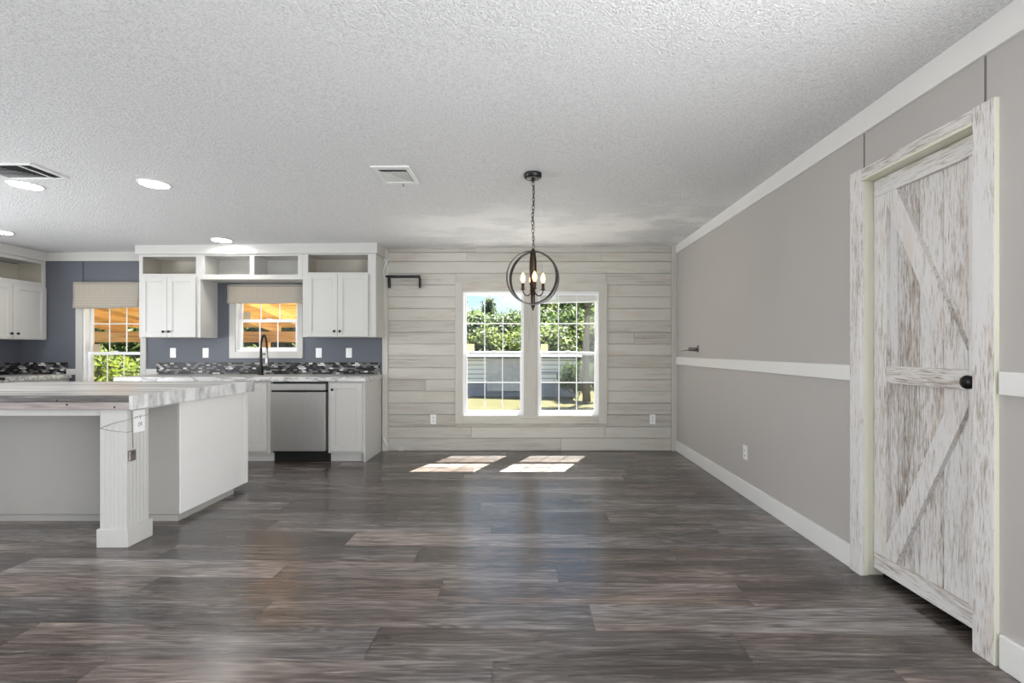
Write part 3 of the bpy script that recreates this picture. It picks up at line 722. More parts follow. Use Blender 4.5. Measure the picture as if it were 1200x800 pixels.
# cornice over the three
b = MB(); xa, xb_ = X(158, YU - 0.03), X(440.5, YU - 0.03)
b.hexa([(xa, YU - 0.030, 2.285), (xb_, YU - 0.030, 2.298), (xb_, YU - 0.001, 2.298), (xa, YU - 0.001, 2.285)],
       [(xa, YU - 0.030, CZ(xa, YU) + 0.003), (xb_, YU - 0.030, CZ(xb_, YU) + 0.003), (xb_, YU - 0.001, CZ(xb_, YU) + 0.003), (xa, YU - 0.001, CZ(xa, YU) + 0.003)])
b.hexa([(xa, YU, 2.376), (xb_, YU, 2.386), (xb_, YB, 2.386), (xa, YB, 2.376)], [(xa, YU, CZ(xa, YU) + 0.003), (xb_, YU, CZ(xb_, YU) + 0.003), (xb_, YB, CZ(xb_, YB) + 0.003), (xa, YB, CZ(xa, YB) + 0.003)])
b.hexa([(xb_, YU - 0.03, 2.298), (xb_ + 0.012, YU - 0.03, 2.298), (xb_ + 0.012, YB - 0.001, 2.298), (xb_, YB - 0.001, 2.298)],
       [(xb_, YU - 0.03, CZ(xb_, YU)), (xb_ + 0.012, YU - 0.03, CZ(xb_, YU)), (xb_ + 0.012, YB - 0.001, CZ(xb_, YB)), (xb_, YB - 0.001, CZ(xb_, YB))])
struct('trim_15', b, M['cabinet'], 'white cornice along the top of the kitchen wall cabinets', 'trim')

# corner wall cabinet on the left wall: built facing -Y, then turned to face +X
def turned(root):                                                  # rotate a thing 90 deg: local -Y -> +X
    root.rotation_euler = (0, 0, PI / 2)
c_ = thing('wall_cabinet', 'white wall cabinet on the left kitchen wall, cut by the photo edge', 'cabinet', (0, 0, 0), 'wall cabinets')
L = 1.05; yf = -0.32; t_ = 0.018                                    # local x = world y offset, local y = -(world x offset)
zb, zd, zo0, zo1, zt = 1.325, 1.945, 2.0, 2.225, 2.36
b = MB()
b.box(0, t_, yf + 0.019, 0, zb, zt, 0.001); b.box(L - t_, L, yf + 0.019, 0, zb, zt, 0.001); b.box(t_, L - t_, yf + 0.019, 0, zb, zb + t_, 0.001); b.box(t_, L - t_, yf + 0.019, 0, zo1 + 0.01, zt, 0.001)
b.box(0, 0.03, yf, yf + 0.019, zb, zt, 0.001); b.box(L - 0.035, L, yf, yf + 0.019, zb, zt, 0.001); b.box(0.03, L - 0.035, yf, yf + 0.019, zo1, zt, 0.001); b.box(0.03, L - 0.035, yf, yf + 0.019, zd - 0.01, zo0, 0.001)
b.build('carcass', M['cabinet'], c_)
b = MB(); b.box(t_, L - t_, -0.008, -0.002, zo0 - t_, zo1); b.box(t_, L - t_, yf + 0.019, -0.008, zo0 - t_, zo0); b.box(L - t_ - 0.003, L - t_, yf + 0.02, -0.008, zo0, zo1); b.box(t_, t_ + 0.003, yf + 0.02, -0.008, zo0, zo1)
tag(b.build('cubby_lining', M['cubby'], c_), 'beige lining of the open cubby')
for i, (a, e) in enumerate(((0.02, 0.345), (0.348, 0.673), (0.68, L - 0.008))):
    dr = shaker(MB(), a, e, yf - 0.019, zb + 0.004, zd).build('door', M['cabinet'], c_)
    knob(dr, e - 0.03 if i < 2 else a + 0.03, yf - 0.019, zb + 0.065)
c_.location = (XL, YB - L - 0.005, 0); turned(c_)
struct('trim_16', MB().hexa([(XL, 4.0, 2.30), (XL + 0.345, 4.0, 2.30), (XL + 0.345, YB - 0.021, 2.283), (XL, YB - 0.021, 2.283)],
       [(XL, 4.0, CZ(XL, 4) + 0.003), (XL + 0.345, 4.0, CZ(XL, 4) + 0.003), (XL + 0.345, YB - 0.021, CZ(XL, YB) + 0.003), (XL, YB - 0.021, CZ(XL, YB) + 0.003)]) if False else
       MB().hexa([(XL + 0.322, 4.57, 2.275), (XL + 0.345, 4.57, 2.275), (XL + 0.345, YB - 0.021, 2.262), (XL + 0.322, YB - 0.021, 2.262)],
       [(XL + 0.322, 4.57, CZ(XL, 4.6) + 0.003), (XL + 0.345, 4.57, CZ(XL, 4.6) + 0.003), (XL + 0.345, YB - 0.021, CZ(XL, YB) + 0.003), (XL + 0.322, YB - 0.021, CZ(XL, YB) + 0.003)]),
       M['cabinet'], 'white cornice over the wall cabinet on the left kitchen wall', 'trim')

# ------------------------------------------------------------------ base cabinets, dishwasher, worktops
YF = 5.092; CT0, CT1 = 0.868, 0.918
def base_cabinet(label, x0, x1, xd, end_r=False, place=None, hinge='pair', yf=YF, yb_=YB - 0.001):
    c_ = thing('base_cabinet', label, 'cabinet', ((x0 + x1) / 2, yb_, 0), 'base cabinets')
    b = MB(); b.box(x0, x1, yf + 0.019, yb_, 0.1, CT0, 0.001)
    xa, xe = xd[0], xd[-1]
    b.box(x0, xa, yf, yf + 0.019, 0.1, CT0, 0.001); b.box(xe, x1, yf, yf + 0.019, 0.1, CT0, 0.001)
    b.box(xa, xe, yf, yf + 0.019, 0.1, 0.125, 0.001); b.box(xa, xe, yf, yf + 0.019, CT0 - 0.03, CT0, 0.001)
    if end_r: b.box(x1 - 0.02, x1, yf, yb_, 0.0, 0.101, 0.001)
    b.build('carcass', M['cabinet'], c_)
    MB().box(x0 + 0.001, x1 - (0.021 if end_r else 0.001), yf + 0.07, yf + 0.085, 0, 0.1).build('toe_kick', M['cabinet'], c_)
    n = len(xd) - 1
    for i in range(n):
        a, e = xd[i] - (0.008 if i == 0 else -0.0015), xd[i + 1] + (0.008 if i == n - 1 else -0.0015)
        dr = shaker(MB(), a, e, yf - 0.019, 0.122, CT0 - 0.018).build('door', M['cabinet'], c_)
        left = (hinge == 'left') or (hinge == 'pair' and i % 2 == 1)
        knob(dr, a + 0.034 if left else e - 0.034, yf - 0.019, CT0 - 0.085)
    return c_
XE = -1.722
xdw0, xdw1 = X(317.8, YF), X(384.3, YF)
base_cabinet('white single-door base cabinet between dishwasher and shiplap wall', xdw1 + 0.004, XE, [X(388, YF), X(424, YF)], end_r=True, hinge='left')
base_cabinet('white double-door base cabinet under the faucet, left of the dishwasher', -3.62, xdw0 - 0.004, [-3.58, -3.17, X(312.5, YF)])
base_cabinet('white base cabinet at the left end of the sink worktop, behind the island', -4.36, -3.624, [-4.32, -3.99, -3.66])

dw = thing('dishwasher', 'stainless steel dishwasher with black kick plate under the worktop', 'dishwasher', ((xdw0 + xdw1) / 2, YB - 0.01, 0))
MB().box(xdw0 + 0.004, xdw1 - 0.004, YF + 0.03, YB - 0.03, 0.1, CT0 - 0.006).build('tub', M['black_plastic'], dw)
x0, x1 = xdw0 + 0.010, xdw1 - 0.016; yd = YF - 0.03
b = MB(); b.box(x0, x1, yd, YF + 0.028, 0.125, 0.755, 0.004); b.build('door', M['steel'], dw)
b = MB(); b.box(x0, x1, yd, YF + 0.028, 0.775, 0.845, 0.005); b.build('control_strip', M['steel'], dw)
b = MB(); b.box(x0 + 0.002, x1 - 0.002, yd + 0.02, YF + 0.028, 0.755, 0.775)
xm = (x0 + x1) / 2; b.box(xm - 0.09, xm + 0.09, yd + 0.002, yd + 0.02, 0.752, 0.766, 0.003)
tag(b.build('pocket_handle', M['black_plastic'], dw), 'dark recessed pocket handle')
MB().box(xdw0 + 0.02, xdw1 - 0.002, YF + 0.045, YF + 0.06, 0.004, 0.12, 0.002).build('kick_plate', M['black_plastic'], dw)

wt = MB(); wt.box(-4.39, XE + 0.022, YF - 0.045, YB - 0.002, CT0, CT1, 0.006)
tag(wt.build('worktop', M['laminate'], at=(-3.0, YB - 0.002, CT0)), 'grey marbled worktop under the sink window', 'worktop')
b = MB(); b.box(XL + 0.001, XL + 0.635, 4.94, YB - 0.002, CT0, CT1, 0.006)
tag(b.build('worktop', M['laminate'], at=(XL, 5.3, CT0)), 'grey marbled worktop in the far left kitchen corner', 'worktop')
b = MB(); b.box(X(184, YB), X(445.5, YB), YB - 0.012, YB - 0.0005, CT1 + 0.0005, 1.057, 0.001)
tag(b.build('backsplash', M['mosaic'], at=(-3.0, YB - 0.001, CT1)), 'black and grey mosaic tile backsplash beneath the sink window', 'backsplash')
b = MB(); b.box(XL + 0.012, X(80, YB), YB - 0.012, YB - 0.0005, CT1 + 0.0005, 1.057, 0.001); b.box(XL + 0.0005, XL + 0.012, 4.94, YB - 0.0005, CT1 + 0.0005, 1.057, 0.001)
tag(b.build('backsplash', M['mosaic'], at=(XL, 5.4, CT1)), 'black and grey mosaic tile backsplash in the far left kitchen corner', 'backsplash')
# left-wall base cabinet (turned) and range
c_ = thing('base_cabinet', 'white base cabinet in the far left kitchen corner', 'cabinet', (0, 0, 0), 'base cabinets')
L = 0.735; b = MB(); b.box(0, L, -0.58, -0.001, 0.1, CT0, 0.001); b.box(0, L, -0.6, -0.58, 0.1, CT0, 0.001); b.build('carcass', M['cabinet'], c_)
MB().box(0.001, L - 0.001, -0.53, -0.515, 0, 0.1).build('toe_kick', M['cabinet'], c_)
for a, e in ((0.02, 0.36), (0.37, 0.71)):
    dr = shaker(MB(), a, e, -0.619, 0.122, CT0 - 0.02).build('door', M['cabinet'], c_); knob(dr, e - 0.034 if a < 0.1 else a + 0.034, -0.619, CT0 - 0.085)
c_.location = (XL, YB - L - 0.002, 0); turned(c_)
rg = thing('kitchen_range', 'black range against the left kitchen wall at the photo edge', 'range', (0, 0, 0))
b = MB(); b.box(0, 0.755, -0.62, -0.02, 0.02, 0.895, 0.004); b.build('body', M['steel'], rg)
tag(MB().box(-0.001, 0.756, -0.65, -0.02, 0.896, 0.920, 0.004).build('cooktop', M['black_plastic'], rg), 'black cooktop')
MB().box(0, 0.755, -0.09, -0.005, 0.921, 1.08, 0.006).build('backguard', M['black_plastic'], rg)
dr = MB().box(0.01, 0.745, -0.655, -0.621, 0.2, 0.78, 0.005).build('oven_door', M['black_plastic'], rg)
MB().tube([(0.06, -0.656, 0.73), (0.06, -0.695, 0.73), (0.695, -0.695, 0.73), (0.695, -0.656, 0.73)], 0.009).build('handle', M['steel'], dr)
for kx in (0.12, 0.25, 0.50, 0.63): MB().lathe([(0.02, 0), (0.02, 0.02), (0.014, 0.024)], seg=14, mat=Matrix.Translation((kx, -0.621, 0.84)) @ Matrix.Rotation(PI / 2, 4, 'X')).build('knob', M['knob'], rg)
rg.location = (XL, 4.94 - 0.76, 0); turned(rg)

# faucet
fx, fy = X(307, 5.52), 5.50
fa = thing('faucet', 'black spring-neck kitchen faucet with pull-down sprayer', 'faucet', (fx, fy, CT1))
MB().lathe([(0.030, 0.0), (0.030, 0.006), (0.024, 0.010), (0.022, 0.10), (0.016, 0.115), (0.013, 0.30), (0.011, 0.31)], (fx, fy, CT1), 18).build('body', M['black_plastic'], fa)
fz = 0.30
arc = [(fx + 0.045 - 0.045 * math.cos(a), fy - 0.02 * (1 - math.cos(a)), CT1 + fz + (0.155 * math.sin(a) if a < PI / 2 else 0.155 * math.sin(a))) for a in [PI * k / 24 for k in range(25)]]
spring = []
for i in range(240):
    u = i / 239 * 24; k = min(int(u), 23); p = Vector(arc[k]).lerp(Vector(arc[k + 1]), u - k); dd = (Vector(arc[k + 1]) - Vector(arc[k])).normalized()
    s1 = Vector((0, 1, 0)); s1 = (s1 - dd * s1.dot(dd)).normalized(); s2 = dd.cross(s1); an = i * 1.25
    spring.append(p + (s1 * math.cos(an) + s2 * math.sin(an)) * 0.0105)
MB().tube(spring, 0.0032, 5).build('spring', M['black'], fa)
MB().tube(arc, 0.007, 8).build('hose', M['black_plastic'], fa)
ex, ey = arc[-1][0], arc[-1][1]
MB().lathe([(0.017, -0.20), (0.021, -0.19), (0.019, -0.11), (0.014, -0.09), (0.013, 0.0), (0.010, 0.01)], (ex, ey, CT1 + fz), 16).build('sprayer', M['chrome'], fa)
MB().tube([(fx, fy, CT1 + 0.235), (fx + 0.045, fy - 0.02, CT1 + 0.240), (ex, ey, CT1 + 0.235)], 0.0065, 8).build('docking_arm', M['black'], fa)
MB().tube([(fx + 0.02, fy, CT1 + 0.065), (fx + 0.055, fy - 0.01, CT1 + 0.07), (fx + 0.085, fy - 0.02, CT1 + 0.10)], [0.012, 0.009, 0.006], 10).build('lever', M['black'], fa)

# woven shades
def shade(label, x0, x1, z0, z1, sag):
    t_ = thing('roman_shade', label, 'shade', ((x0 + x1) / 2, YB - 0.02, z1), 'woven window shades')
    MB().box(x0 + 0.01, x1 - 0.01, YB - 0.06, YB - 0.019, z1 - 0.03, z1 - 0.002, 0.002).build('headrail', M['cubby'], t_)
    b = MB(); n = 28; vs = []
    prof = [(-0.068, 1.0), (-0.072, 0.85), (-0.074, 0.4), (-0.086, 0.12), (-0.092, 0.0), (-0.084, -0.01), (-0.070, 0.05)]
    for i in range(n + 1):
        u = i / n; x = x0 + (x1 - x0) * u + (0.012 * (1 - 2 * u)) * 0
        zz = z0 + sag * (math.sin(u * PI) * -0.5 + 0.35 * math.sin(u * 9.0) * 0.5) + 0.008 * u
        for dy, f in prof: vs.append((x + (0.012 * (0.5 - u) * 2) * (f * -1 + 0.5), YB + dy + 0.003 * math.sin(u * 14), zz + (z1 - zz) * f))
    m_ = len(prof); fs = [(i * m_ + k, (i + 1) * m_ + k, (i + 1) * m_ + k + 1, i * m_ + k + 1) for i in range(n) for k in range(m_ - 1)]
    b.add(vs, fs, smooth=True)
    # returns at both ends
    for x, e in ((x0, -1), (x1, 1)): b.box(x - 0.002, x + 0.002, YB - 0.07, YB - 0.019, z0 + 0.04, z1)
    o = b.build('folded_fabric', M['woven'], t_)
    sd = o.modifiers.new('thick', 'SOLIDIFY'); sd.thickness = 0.004
    return t_
shade('beige woven shade rolled up over the tall left kitchen window', X(86, YB - 0.07), X(163.5, YB - 0.07), Z(361, YB - 0.07), Z(330, YB - 0.07), 0.012)
shade('beige woven shade rolled up over the sink window', X(266.5, YB - 0.07), -2.54, Z(355.5, YB - 0.07), Z(333.5, YB - 0.07), 0.012)

# ------------------------------------------------------------------ island
XI, YI0, YI1 = -2.445, 3.335, 4.155
isl = thing('kitchen_island', 'white kitchen island body with fluted corner post', 'island', (-3.3, 3.6, 0))
IX0 = -4.36
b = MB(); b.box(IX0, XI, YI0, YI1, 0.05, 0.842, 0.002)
tag(b.build('body', M['island_shade'], isl), 'seating-side panel with shade painted into its grey')
b = MB(); b.box(XI - 0.001, XI + 0.010, YI0 + 0.012, YI1 - 0.06, 0.05, 0.842, 0.002); b.box(XI - 0.001, XI + 0.014, YI1 - 0.052, YI1, 0.05, 0.842, 0.002)
tag(b.build('side_panel', M['trim'], isl), 'white side panel')
MB().box(IX0 + 0.02, XI - 0.006, YI0 + 0.012, YI1 - 0.17, 0, 0.05).build('toe_kick', M['island_shade'], isl)
def post(px0, px1, py0, py1):
    g = 0.003; gw = 0.005
    poly = []
    def side(p, q, inw):
        n = 5; out = [p]
        L_ = math.hypot(q[0] - p[0], q[1] - p[1]); dx, dy = (q[0] - p[0]) / L_, (q[1] - p[1]) / L_
        for k in range(n):
            s_ = L_ * (0.17 + 0.66 * k / (n - 1))
            for ds, dp in ((-gw / 2, 0), (0, g), (gw / 2, 0)): out.append((p[0] + dx * (s_ + ds) + inw[0] * dp, p[1] + dy * (s_ + ds) + inw[1] * dp))
        return out
    poly += side((px0, py0), (px1, py0), (0, 1)); poly += side((px1, py0), (px1, py1), (-1, 0)); poly += side((px1, py1), (px0, py1), (0, -1)); poly += side((px0, py1), (px0, py0), (1, 0))
    b = MB(); b.prism(poly, 0.1, 0.74)
    b.box(px0, px1, py0, py1, 0.74, 0.842, 0.001)
    p_ = b.build('post', M['cabinet'], isl)
    MB().box(px0 - 0.013, px1 + 0.013, py0 - 0.013, py1 + 0.02, 0, 0.112, 0.003).build('plinth', M['cabinet'], p_)
post(-2.603, -2.438, 2.902, 3.068)
post(IX0 + 0.02, IX0 + 0.185, 2.902, 3.068)
b = MB(); b.box(IX0 + 0.186, -2.604, 2.925, 2.945, 0.80, 0.842, 0.001); b.box(-2.46, -2.442, 3.07, YI0 - 0.001, 0.825, 0.842, 0.001); b.box(IX0 + 0.1, IX0 + 0.12, 3.07, YI0 - 0.001, 0.80, 0.842, 0.001)
b.build('apron', M['cabinet'], isl)
it = thing('worktop', 'greywashed wood plank worktop on the kitchen island', 'worktop', (-3.3, 3.5, 0.842))
XC, YC0, YC1 = -2.382, 2.872, 4.17
b = MB(); ys = [YC0 + 0.02 + k * (YC1 - YC0 - 0.02) / 8 for k in range(9)]
for k in range(8): b.box(IX0 - 0.06, XC - 0.022, ys[k] + 0.0005, ys[k + 1] - 0.0005, 0.888, 0.928, 0.0015, random.uniform(-1, 1))
b.build('plank_top', M['counter_wood'], it)
tag(MB().box(IX0 - 0.06, XC - 0.022, YC0, YC0 + 0.0198, 0.890, 0.9285, 0.002).build('edge_board', M['barnwood'], it), 'dark grey barnwood front edge')
tag(MB().box(IX0 - 0.06, XC - 0.022, YC0 + 0.003, YC1 - 0.001, 0.843, 0.888, 0.002).build('under_board', M['plywood'], it), 'pinkish grey lower board')
tag(MB().box(XC - 0.0215, XC, YC0, YC1, 0.843, 0.929, 0.002).build('end_board', M['edge_white'], it), 'whitewashed end board')
for hx, hz in ((X(66.5, YC0), Z(469, YC0)), (X(134, YC0), Z(477, YC0)), (X(78, YC0), Z(474, YC0))):
    MB().lathe([(0.006, 0), (0.005, 0.003)], seg=10, mat=Matrix.Translation((hx, YC0 + 0.001, hz)) @ Matrix.Rotation(PI / 2, 4, 'X')).build('nail_head', M['black'], it)

# note, string and tag on the island post
b = MB().box(-2.4372, -2.4362, 2.948, 3.036, 0.690, 0.826)
nt_ = b.build('paper_note', M['paper'], at=(-2.4372, 2.99, 0.69)); tag(nt_, 'white paper note with pen marks tied to the island post', 'note')
b = MB(); xn = -2.4358
for pts in ([(2.958, 0.786), (2.975, 0.789), (2.985, 0.784)], [(2.992, 0.795), (3.000, 0.782), (3.010, 0.797)], [(3.000, 0.782), (2.999, 0.768)], [(2.985, 0.745), (2.993, 0.751), (2.998, 0.735), (2.990, 0.722), (2.984, 0.732), (2.985, 0.745)], [(3.004, 0.752), (3.012, 0.745), (3.008, 0.726), (3.001, 0.735), (3.004, 0.752)]):
    b.tube([(xn, y, z) for y, z in pts], 0.0011, 5)
b.build('pen_mark', M['ink'], nt_)
yq = 2.8995
b = MB()
b.tube([(-2.6055, 2.93, 0.728), (-2.604, yq, 0.727), (-2.52, yq - 0.001, 0.758), (-2.4365, yq - 0.001, 0.778), (-2.4345, 2.92, 0.780), (-2.434, 3.0, 0.786), (-2.434, 3.066, 0.79), (-2.437, 3.071, 0.79), (-2.52, 3.071, 0.76), (-2.604, 3.071, 0.73), (-2.6055, 3.0, 0.728)], 0.0016, 6, closed=True)
b.tube([(-2.604, yq - 0.001, 0.727), (-2.54, yq - 0.001, 0.712), (-2.47, yq - 0.001, 0.706), (-2.4355, yq, 0.702), (-2.434, 2.94, 0.702)], 0.0016, 6)
b.tube([(-2.434, 2.93, 0.83), (-2.4335, 2.935, 0.76), (-2.434, 2.94, 0.70), (-2.4335, 2.942, 0.60)], 0.0022, 6)
tag(b.build('string', M['string'], at=(-2.44, 2.9, 0.73)), 'grey string looped around the island post', 'string')
tg = MB().box(-2.4355, -2.4235, 2.905, 2.955, 0.522, 0.588, 0.004).build('hang_tag', M['tag'], at=(-2.43, 2.93, 0.53))
tag(tg, 'small grey tag hanging by string from the island post', 'tag')
MB().lathe([(0.006, 0), (0.005, 0.002)], seg=10, mat=Matrix.Translation((-2.4237, 2.93, 0.575)) @ Matrix.Rotation(PI / 2, 4, 'Y')).build('eyelet', M['slot'], tg)

# ------------------------------------------------------------------ wall plates
def plate(name, label, cat, group, mat4, kind):
    t_ = thing(name, label, cat, (0, 0, 0), group)
    b = MB(); b.box(-0.036, 0.036, -0.006, 0, -0.058, 0.058, 0.003); b.build('cover_plate', M['plate'], t_)
    if kind == 'switch':
        MB().box(-0.016, 0.016, -0.009, -0.0055, -0.033, 0.033, 0.002).build('rocker', M['plate'], t_)
    else:
        for zz in (-0.021, 0.021):
            r_ = MB().box(-0.0165, 0.0165, -0.0085, -0.0055, zz - 0.0145, zz + 0.0145, 0.004).build('receptacle', M['plate'], t_)
            b = MB(); b.box(-0.008, -0.005, -0.0092, -0.008, zz - 0.004, zz + 0.007); b.box(0.005, 0.008, -0.0092, -0.008, zz - 0.004, zz + 0.007); b.box(-0.003, 0.003, -0.0092, -0.008, zz - 0.011, zz - 0.006)
            b.build('slot', M['slot'], r_)
    t_.matrix_world = mat4
    return t_
TR = Matrix.Translation
for px, lb in ((203, 'white wall plate under the left wall cabinet, nearer the tall window'), (241.2, 'white wall plate just left of the sink window casing'),
               (373.7, 'white wall plate just right of the sink window'), (409, 'white wall plate nearest the shiplap above the mosaic backsplash')):
    plate('wall_switch', lb, 'switch', 'kitchen wall plates', TR((X(px, YB), YB, Z(413.3, YB))), 'switch')
plate('wall_outlet', 'white outlet on the shiplap left of the double window', 'outlet', 'low wall outlets', TR((X(508, YB), YB - 0.006, Z(491, YB))), 'outlet')
plate('wall_outlet', 'white outlet on the shiplap right of the double window', 'outlet', 'low wall outlets', TR((X(764.5, YB), YB - 0.006, Z(491, YB))), 'outlet')
plate('wall_outlet', 'white outlet low on the greige right wall', 'outlet', 'low wall outlets', TR((XR, 3.90, 0.363)) @ Matrix.Rotation(-PI / 2, 4, 'Z'), 'outlet')
b = MB(); b.box(X(467, YB), X(474, YB), YB - 0.016, YB - 0.0055, 0.0, 0.062, 0.004)
tag(b.build('cable_plate', M['shiplap_v'], at=(X(470, YB), YB - 0.006, 0.0)), 'small whitewashed cover at the foot of the shiplap, left end', 'cable cover')

# black bracket on the shiplap and the loose cable beside it
bk = thing('wall_bracket', 'black metal bracket bar high on the shiplap beside the wall cabinet', 'bracket', (X(473, YB), YB - 0.006, Z(325, YB)))
bx0, bx1, zt = X(455, YB - 0.06), X(492.5, YB - 0.06), Z(322.5, YB - 0.06)
MB().box(bx0, bx1, YB - 0.075, YB - 0.045, zt - 0.03, zt, 0.003).build('bar', M['black'], bk)
for xx in (bx0, bx1 - 0.016):
    MB().box(xx, xx + 0.016, YB - 0.07, YB - 0.0055, zt - 0.145, zt - 0.031, 0.002).build('arm', M['black'], bk)
MB().lathe([(0.013, 0), (0.014, 0.02), (0.008, 0.03)], seg=12, mat=TR((bx0, YB - 0.06, zt - 0.012)) @ Matrix.Rotation(-PI / 2, 4, 'Y')).build('end_knob', M['black'], bk)
xc = X(453, YB)
b = MB(); b.tube([(xc + 0.035, YB - 0.024, Z(303, YB)), (xc + 0.01, YB - 0.026, Z(307, YB)), (xc - 0.015, YB - 0.024, Z(312, YB)), (xc - 0.03, YB - 0.026, Z(318, YB)), (xc - 0.018, YB - 0.026, Z(326, YB)), (xc - 0.005, YB - 0.026, Z(329, YB)), (xc + 0.02, YB - 0.026, Z(322, YB)), (xc + 0.026, YB - 0.026, Z(313, YB)), (xc - 0.005, YB - 0.026, Z(306, YB)), (xc - 0.03, YB - 0.024, Z(302, YB))], 0.0042, 8)
tag(b.build('cable', M['plate'], at=(xc, YB - 0.02, Z(315, YB))), 'loose white cable looped on the corner board by the black bracket', 'cable')
b = MB(); b.tube([(X(450.5, YB), YB - 0.026, Z(512, YB)), (X(452, YB), YB - 0.036, Z(516, YB)), (X(455, YB), YB - 0.04, Z(521, YB)), (X(453, YB), YB - 0.03, Z(523, YB)), (X(450.5, YB), YB - 0.026, Z(519, YB))], 0.006, 8)
tag(b.build('cable', M['plate'], at=(X(452, YB), YB - 0.02, Z(517, YB))), 'short coil of white cable low on the corner board by the base cabinet', 'cable')

# metal bracket on the right wall above the chair rail
hk = thing('wall_hook', 'short grey metal bracket on the right wall above the chair rail', 'bracket', (XR, 4.97, 1.215))
MB().box(XR - 0.008, XR, 4.95, 4.99, 1.18, 1.255, 0.003).build('mounting_plate', M['tag'], hk)
MB().tube([(XR - 0.008, 4.97, 1.208), (XR - 0.1, 4.97, 1.214)], 0.019, 14).build('holder', M['tag'], hk)
MB().tube([(XR - 0.1, 4.97, 1.205), (XR - 0.19, 4.97, 1.196)], 0.004, 8).build('rod', M['chrome'], hk)

# ------------------------------------------------------------------ ceiling fixtures
for px, py, Yc, lb in ((181, 213.3, 3.47, 'round recessed ceiling light right of the ceiling vent over the island'), (30.5, 214, 3.47, 'round recessed ceiling light beside the grey vent at left'),
                       (260, 281.5, 5.15, 'round recessed ceiling light in front of the wall cabinets'), (0, 268.3, 4.72, 'round recessed ceiling light cut by the left photo edge')):
    xx = X(px, Yc); zc = CZ(xx, Yc); r = 0.093
    t_ = thing('ceiling_light', lb, 'ceiling light', (xx, Yc, zc), 'recessed ceiling lights')
    MB().lathe([(r * 0.86, -0.003), (r, -0.006), (r * 1.12, -0.004), (r * 1.14, 0.004), (r * 0.86, 0.004)], (xx, Yc, zc), 32).build('trim_ring', M['plate'], t_)
    MB().lathe([(0.001, -0.0075), (r * 0.9, -0.0075), (r * 0.95, -0.0065)], (xx, Yc, zc), 32).build('lens', M['can_lens'], t_)
# unseen cans added over the living area as extra fill
for xx, yy_ in ((-4.4, 1.2), (-1.2, -1.4), (-4.4, -2.2)):
    zc = CZ(xx, yy_); r = 0.093
    t_ = thing('ceiling_light', 'unseen recessed ceiling light added over the living area for fill', 'ceiling light', (xx, yy_, zc), 'added living area fill lights')
    MB().lathe([(r * 0.86, -0.003), (r, -0.006), (r * 1.12, -0.004), (r * 1.14, 0.004), (r * 0.86, 0.004)], (xx, yy_, zc), 32).build('trim_ring', M['plate'], t_)
    MB().lathe([(0.001, -0.0075), (r * 0.9, -0.0075), (r * 0.95, -0.0065)], (xx, yy_, zc), 32).build('lens', M['can_lens'], t_)

# return vent over the island
vx0, vx1, vy0, vy1 = -3.64, -3.215, 3.075, 3.345; zc = CZ(-3.4, 3.2)
v = thing('ceiling_vent', 'dark louvred ceiling vent at the left photo edge', 'vent', ((vx0 + vx1) / 2, (vy0 + vy1) / 2, zc), 'ceiling vents')
b = MB(); e = 0.03
b.box(vx0, vx1, vy0, vy0 + 0.02, zc - 0.008, zc + 0.004, 0.002); b.box(vx0, vx1, vy1 - 0.016, vy1, zc - 0.008, zc + 0.004, 0.002); b.box(vx0, vx0 + e, vy0 + 0.02, vy1 - 0.016, zc - 0.008, zc + 0.004, 0.002); b.box(vx1 - 0.022, vx1, vy0 + 0.02, vy1 - 0.016, zc - 0.008, zc + 0.004, 0.002)
b.box(vx1 - 0.105, vx1 - 0.092, vy0 + 0.02, vy1 - 0.016, zc - 0.008, zc + 0.004, 0.001)
b.build('frame', M['vent'], v)
MB().box(vx0 + e, vx1 - 0.022, vy0 + 0.02, vy1 - 0.016, zc - 0.0005, zc + 0.002).build('backing', M['duct'], v)
b = MB()
for k in range(11):
    y = vy0 + 0.035 + k * 0.019
    b.add([(vx0 + e, y, zc - 0.007), (vx1 - 0.022, y, zc - 0.007), (vx1 - 0.022, y + 0.006, zc - 0.001), (vx0 + e, y + 0.006, zc - 0.001)], [(0, 1, 2, 3)])
o = b.build('louvre', M['duct'], v); sd = o.modifiers.new('thick', 'SOLIDIFY'); sd.thickness = 0.001
# supply register with a lever
vx0, vx1, vy0, vy1 = -1.045, -0.785, 3.185, 3.53; zc = CZ(-0.9, 3.35)
v = thing('ceiling_vent', 'white slotted ceiling register with a small lever, left of the chandelier', 'vent', ((vx0 + vx1) / 2, (vy0 + vy1) / 2, zc), 'ceiling vents')
b = MB(); e = 0.032
b.box(vx0, vx1, vy0, vy0 + 0.05, zc - 0.009, zc + 0.004, 0.003); b.box(vx0, vx1, vy1 - 0.05, vy1, zc - 0.009, zc + 0.004, 0.003); b.box(vx0, vx0 + e, vy0 + 0.05, vy1 - 0.05, zc - 0.009, zc + 0.004, 0.003); b.box(vx1 - e, vx1, vy0 + 0.05, vy1 - 0.05, zc - 0.009, zc + 0.004, 0.003)
b.build('frame', M['vent'], v)
MB().box(vx0 + e, vx1 - e, vy0 + 0.05, vy1 - 0.05, zc - 0.0005, zc + 0.002).build('backing', M['duct'], v)
b = MB()
for k in range(12):
    x = vx0 + e + 0.010 + k * 0.0158; b.box(x - 0.0048, x + 0.0048, vy0 + 0.098, vy1 - 0.066, zc - 0.007, zc - 0.002, 0.001)
b.build('fin', M['vent'], v)
xm = (vx0 + vx1) / 2 + 0.01
MB().tube([(xm, vy1 - 0.03, zc - 0.006), (xm, vy1 - 0.028, zc - 0.022), (xm + 0.003, vy1 - 0.022, zc - 0.03)], 0.004, 8).build('lever', M['tag'], v)

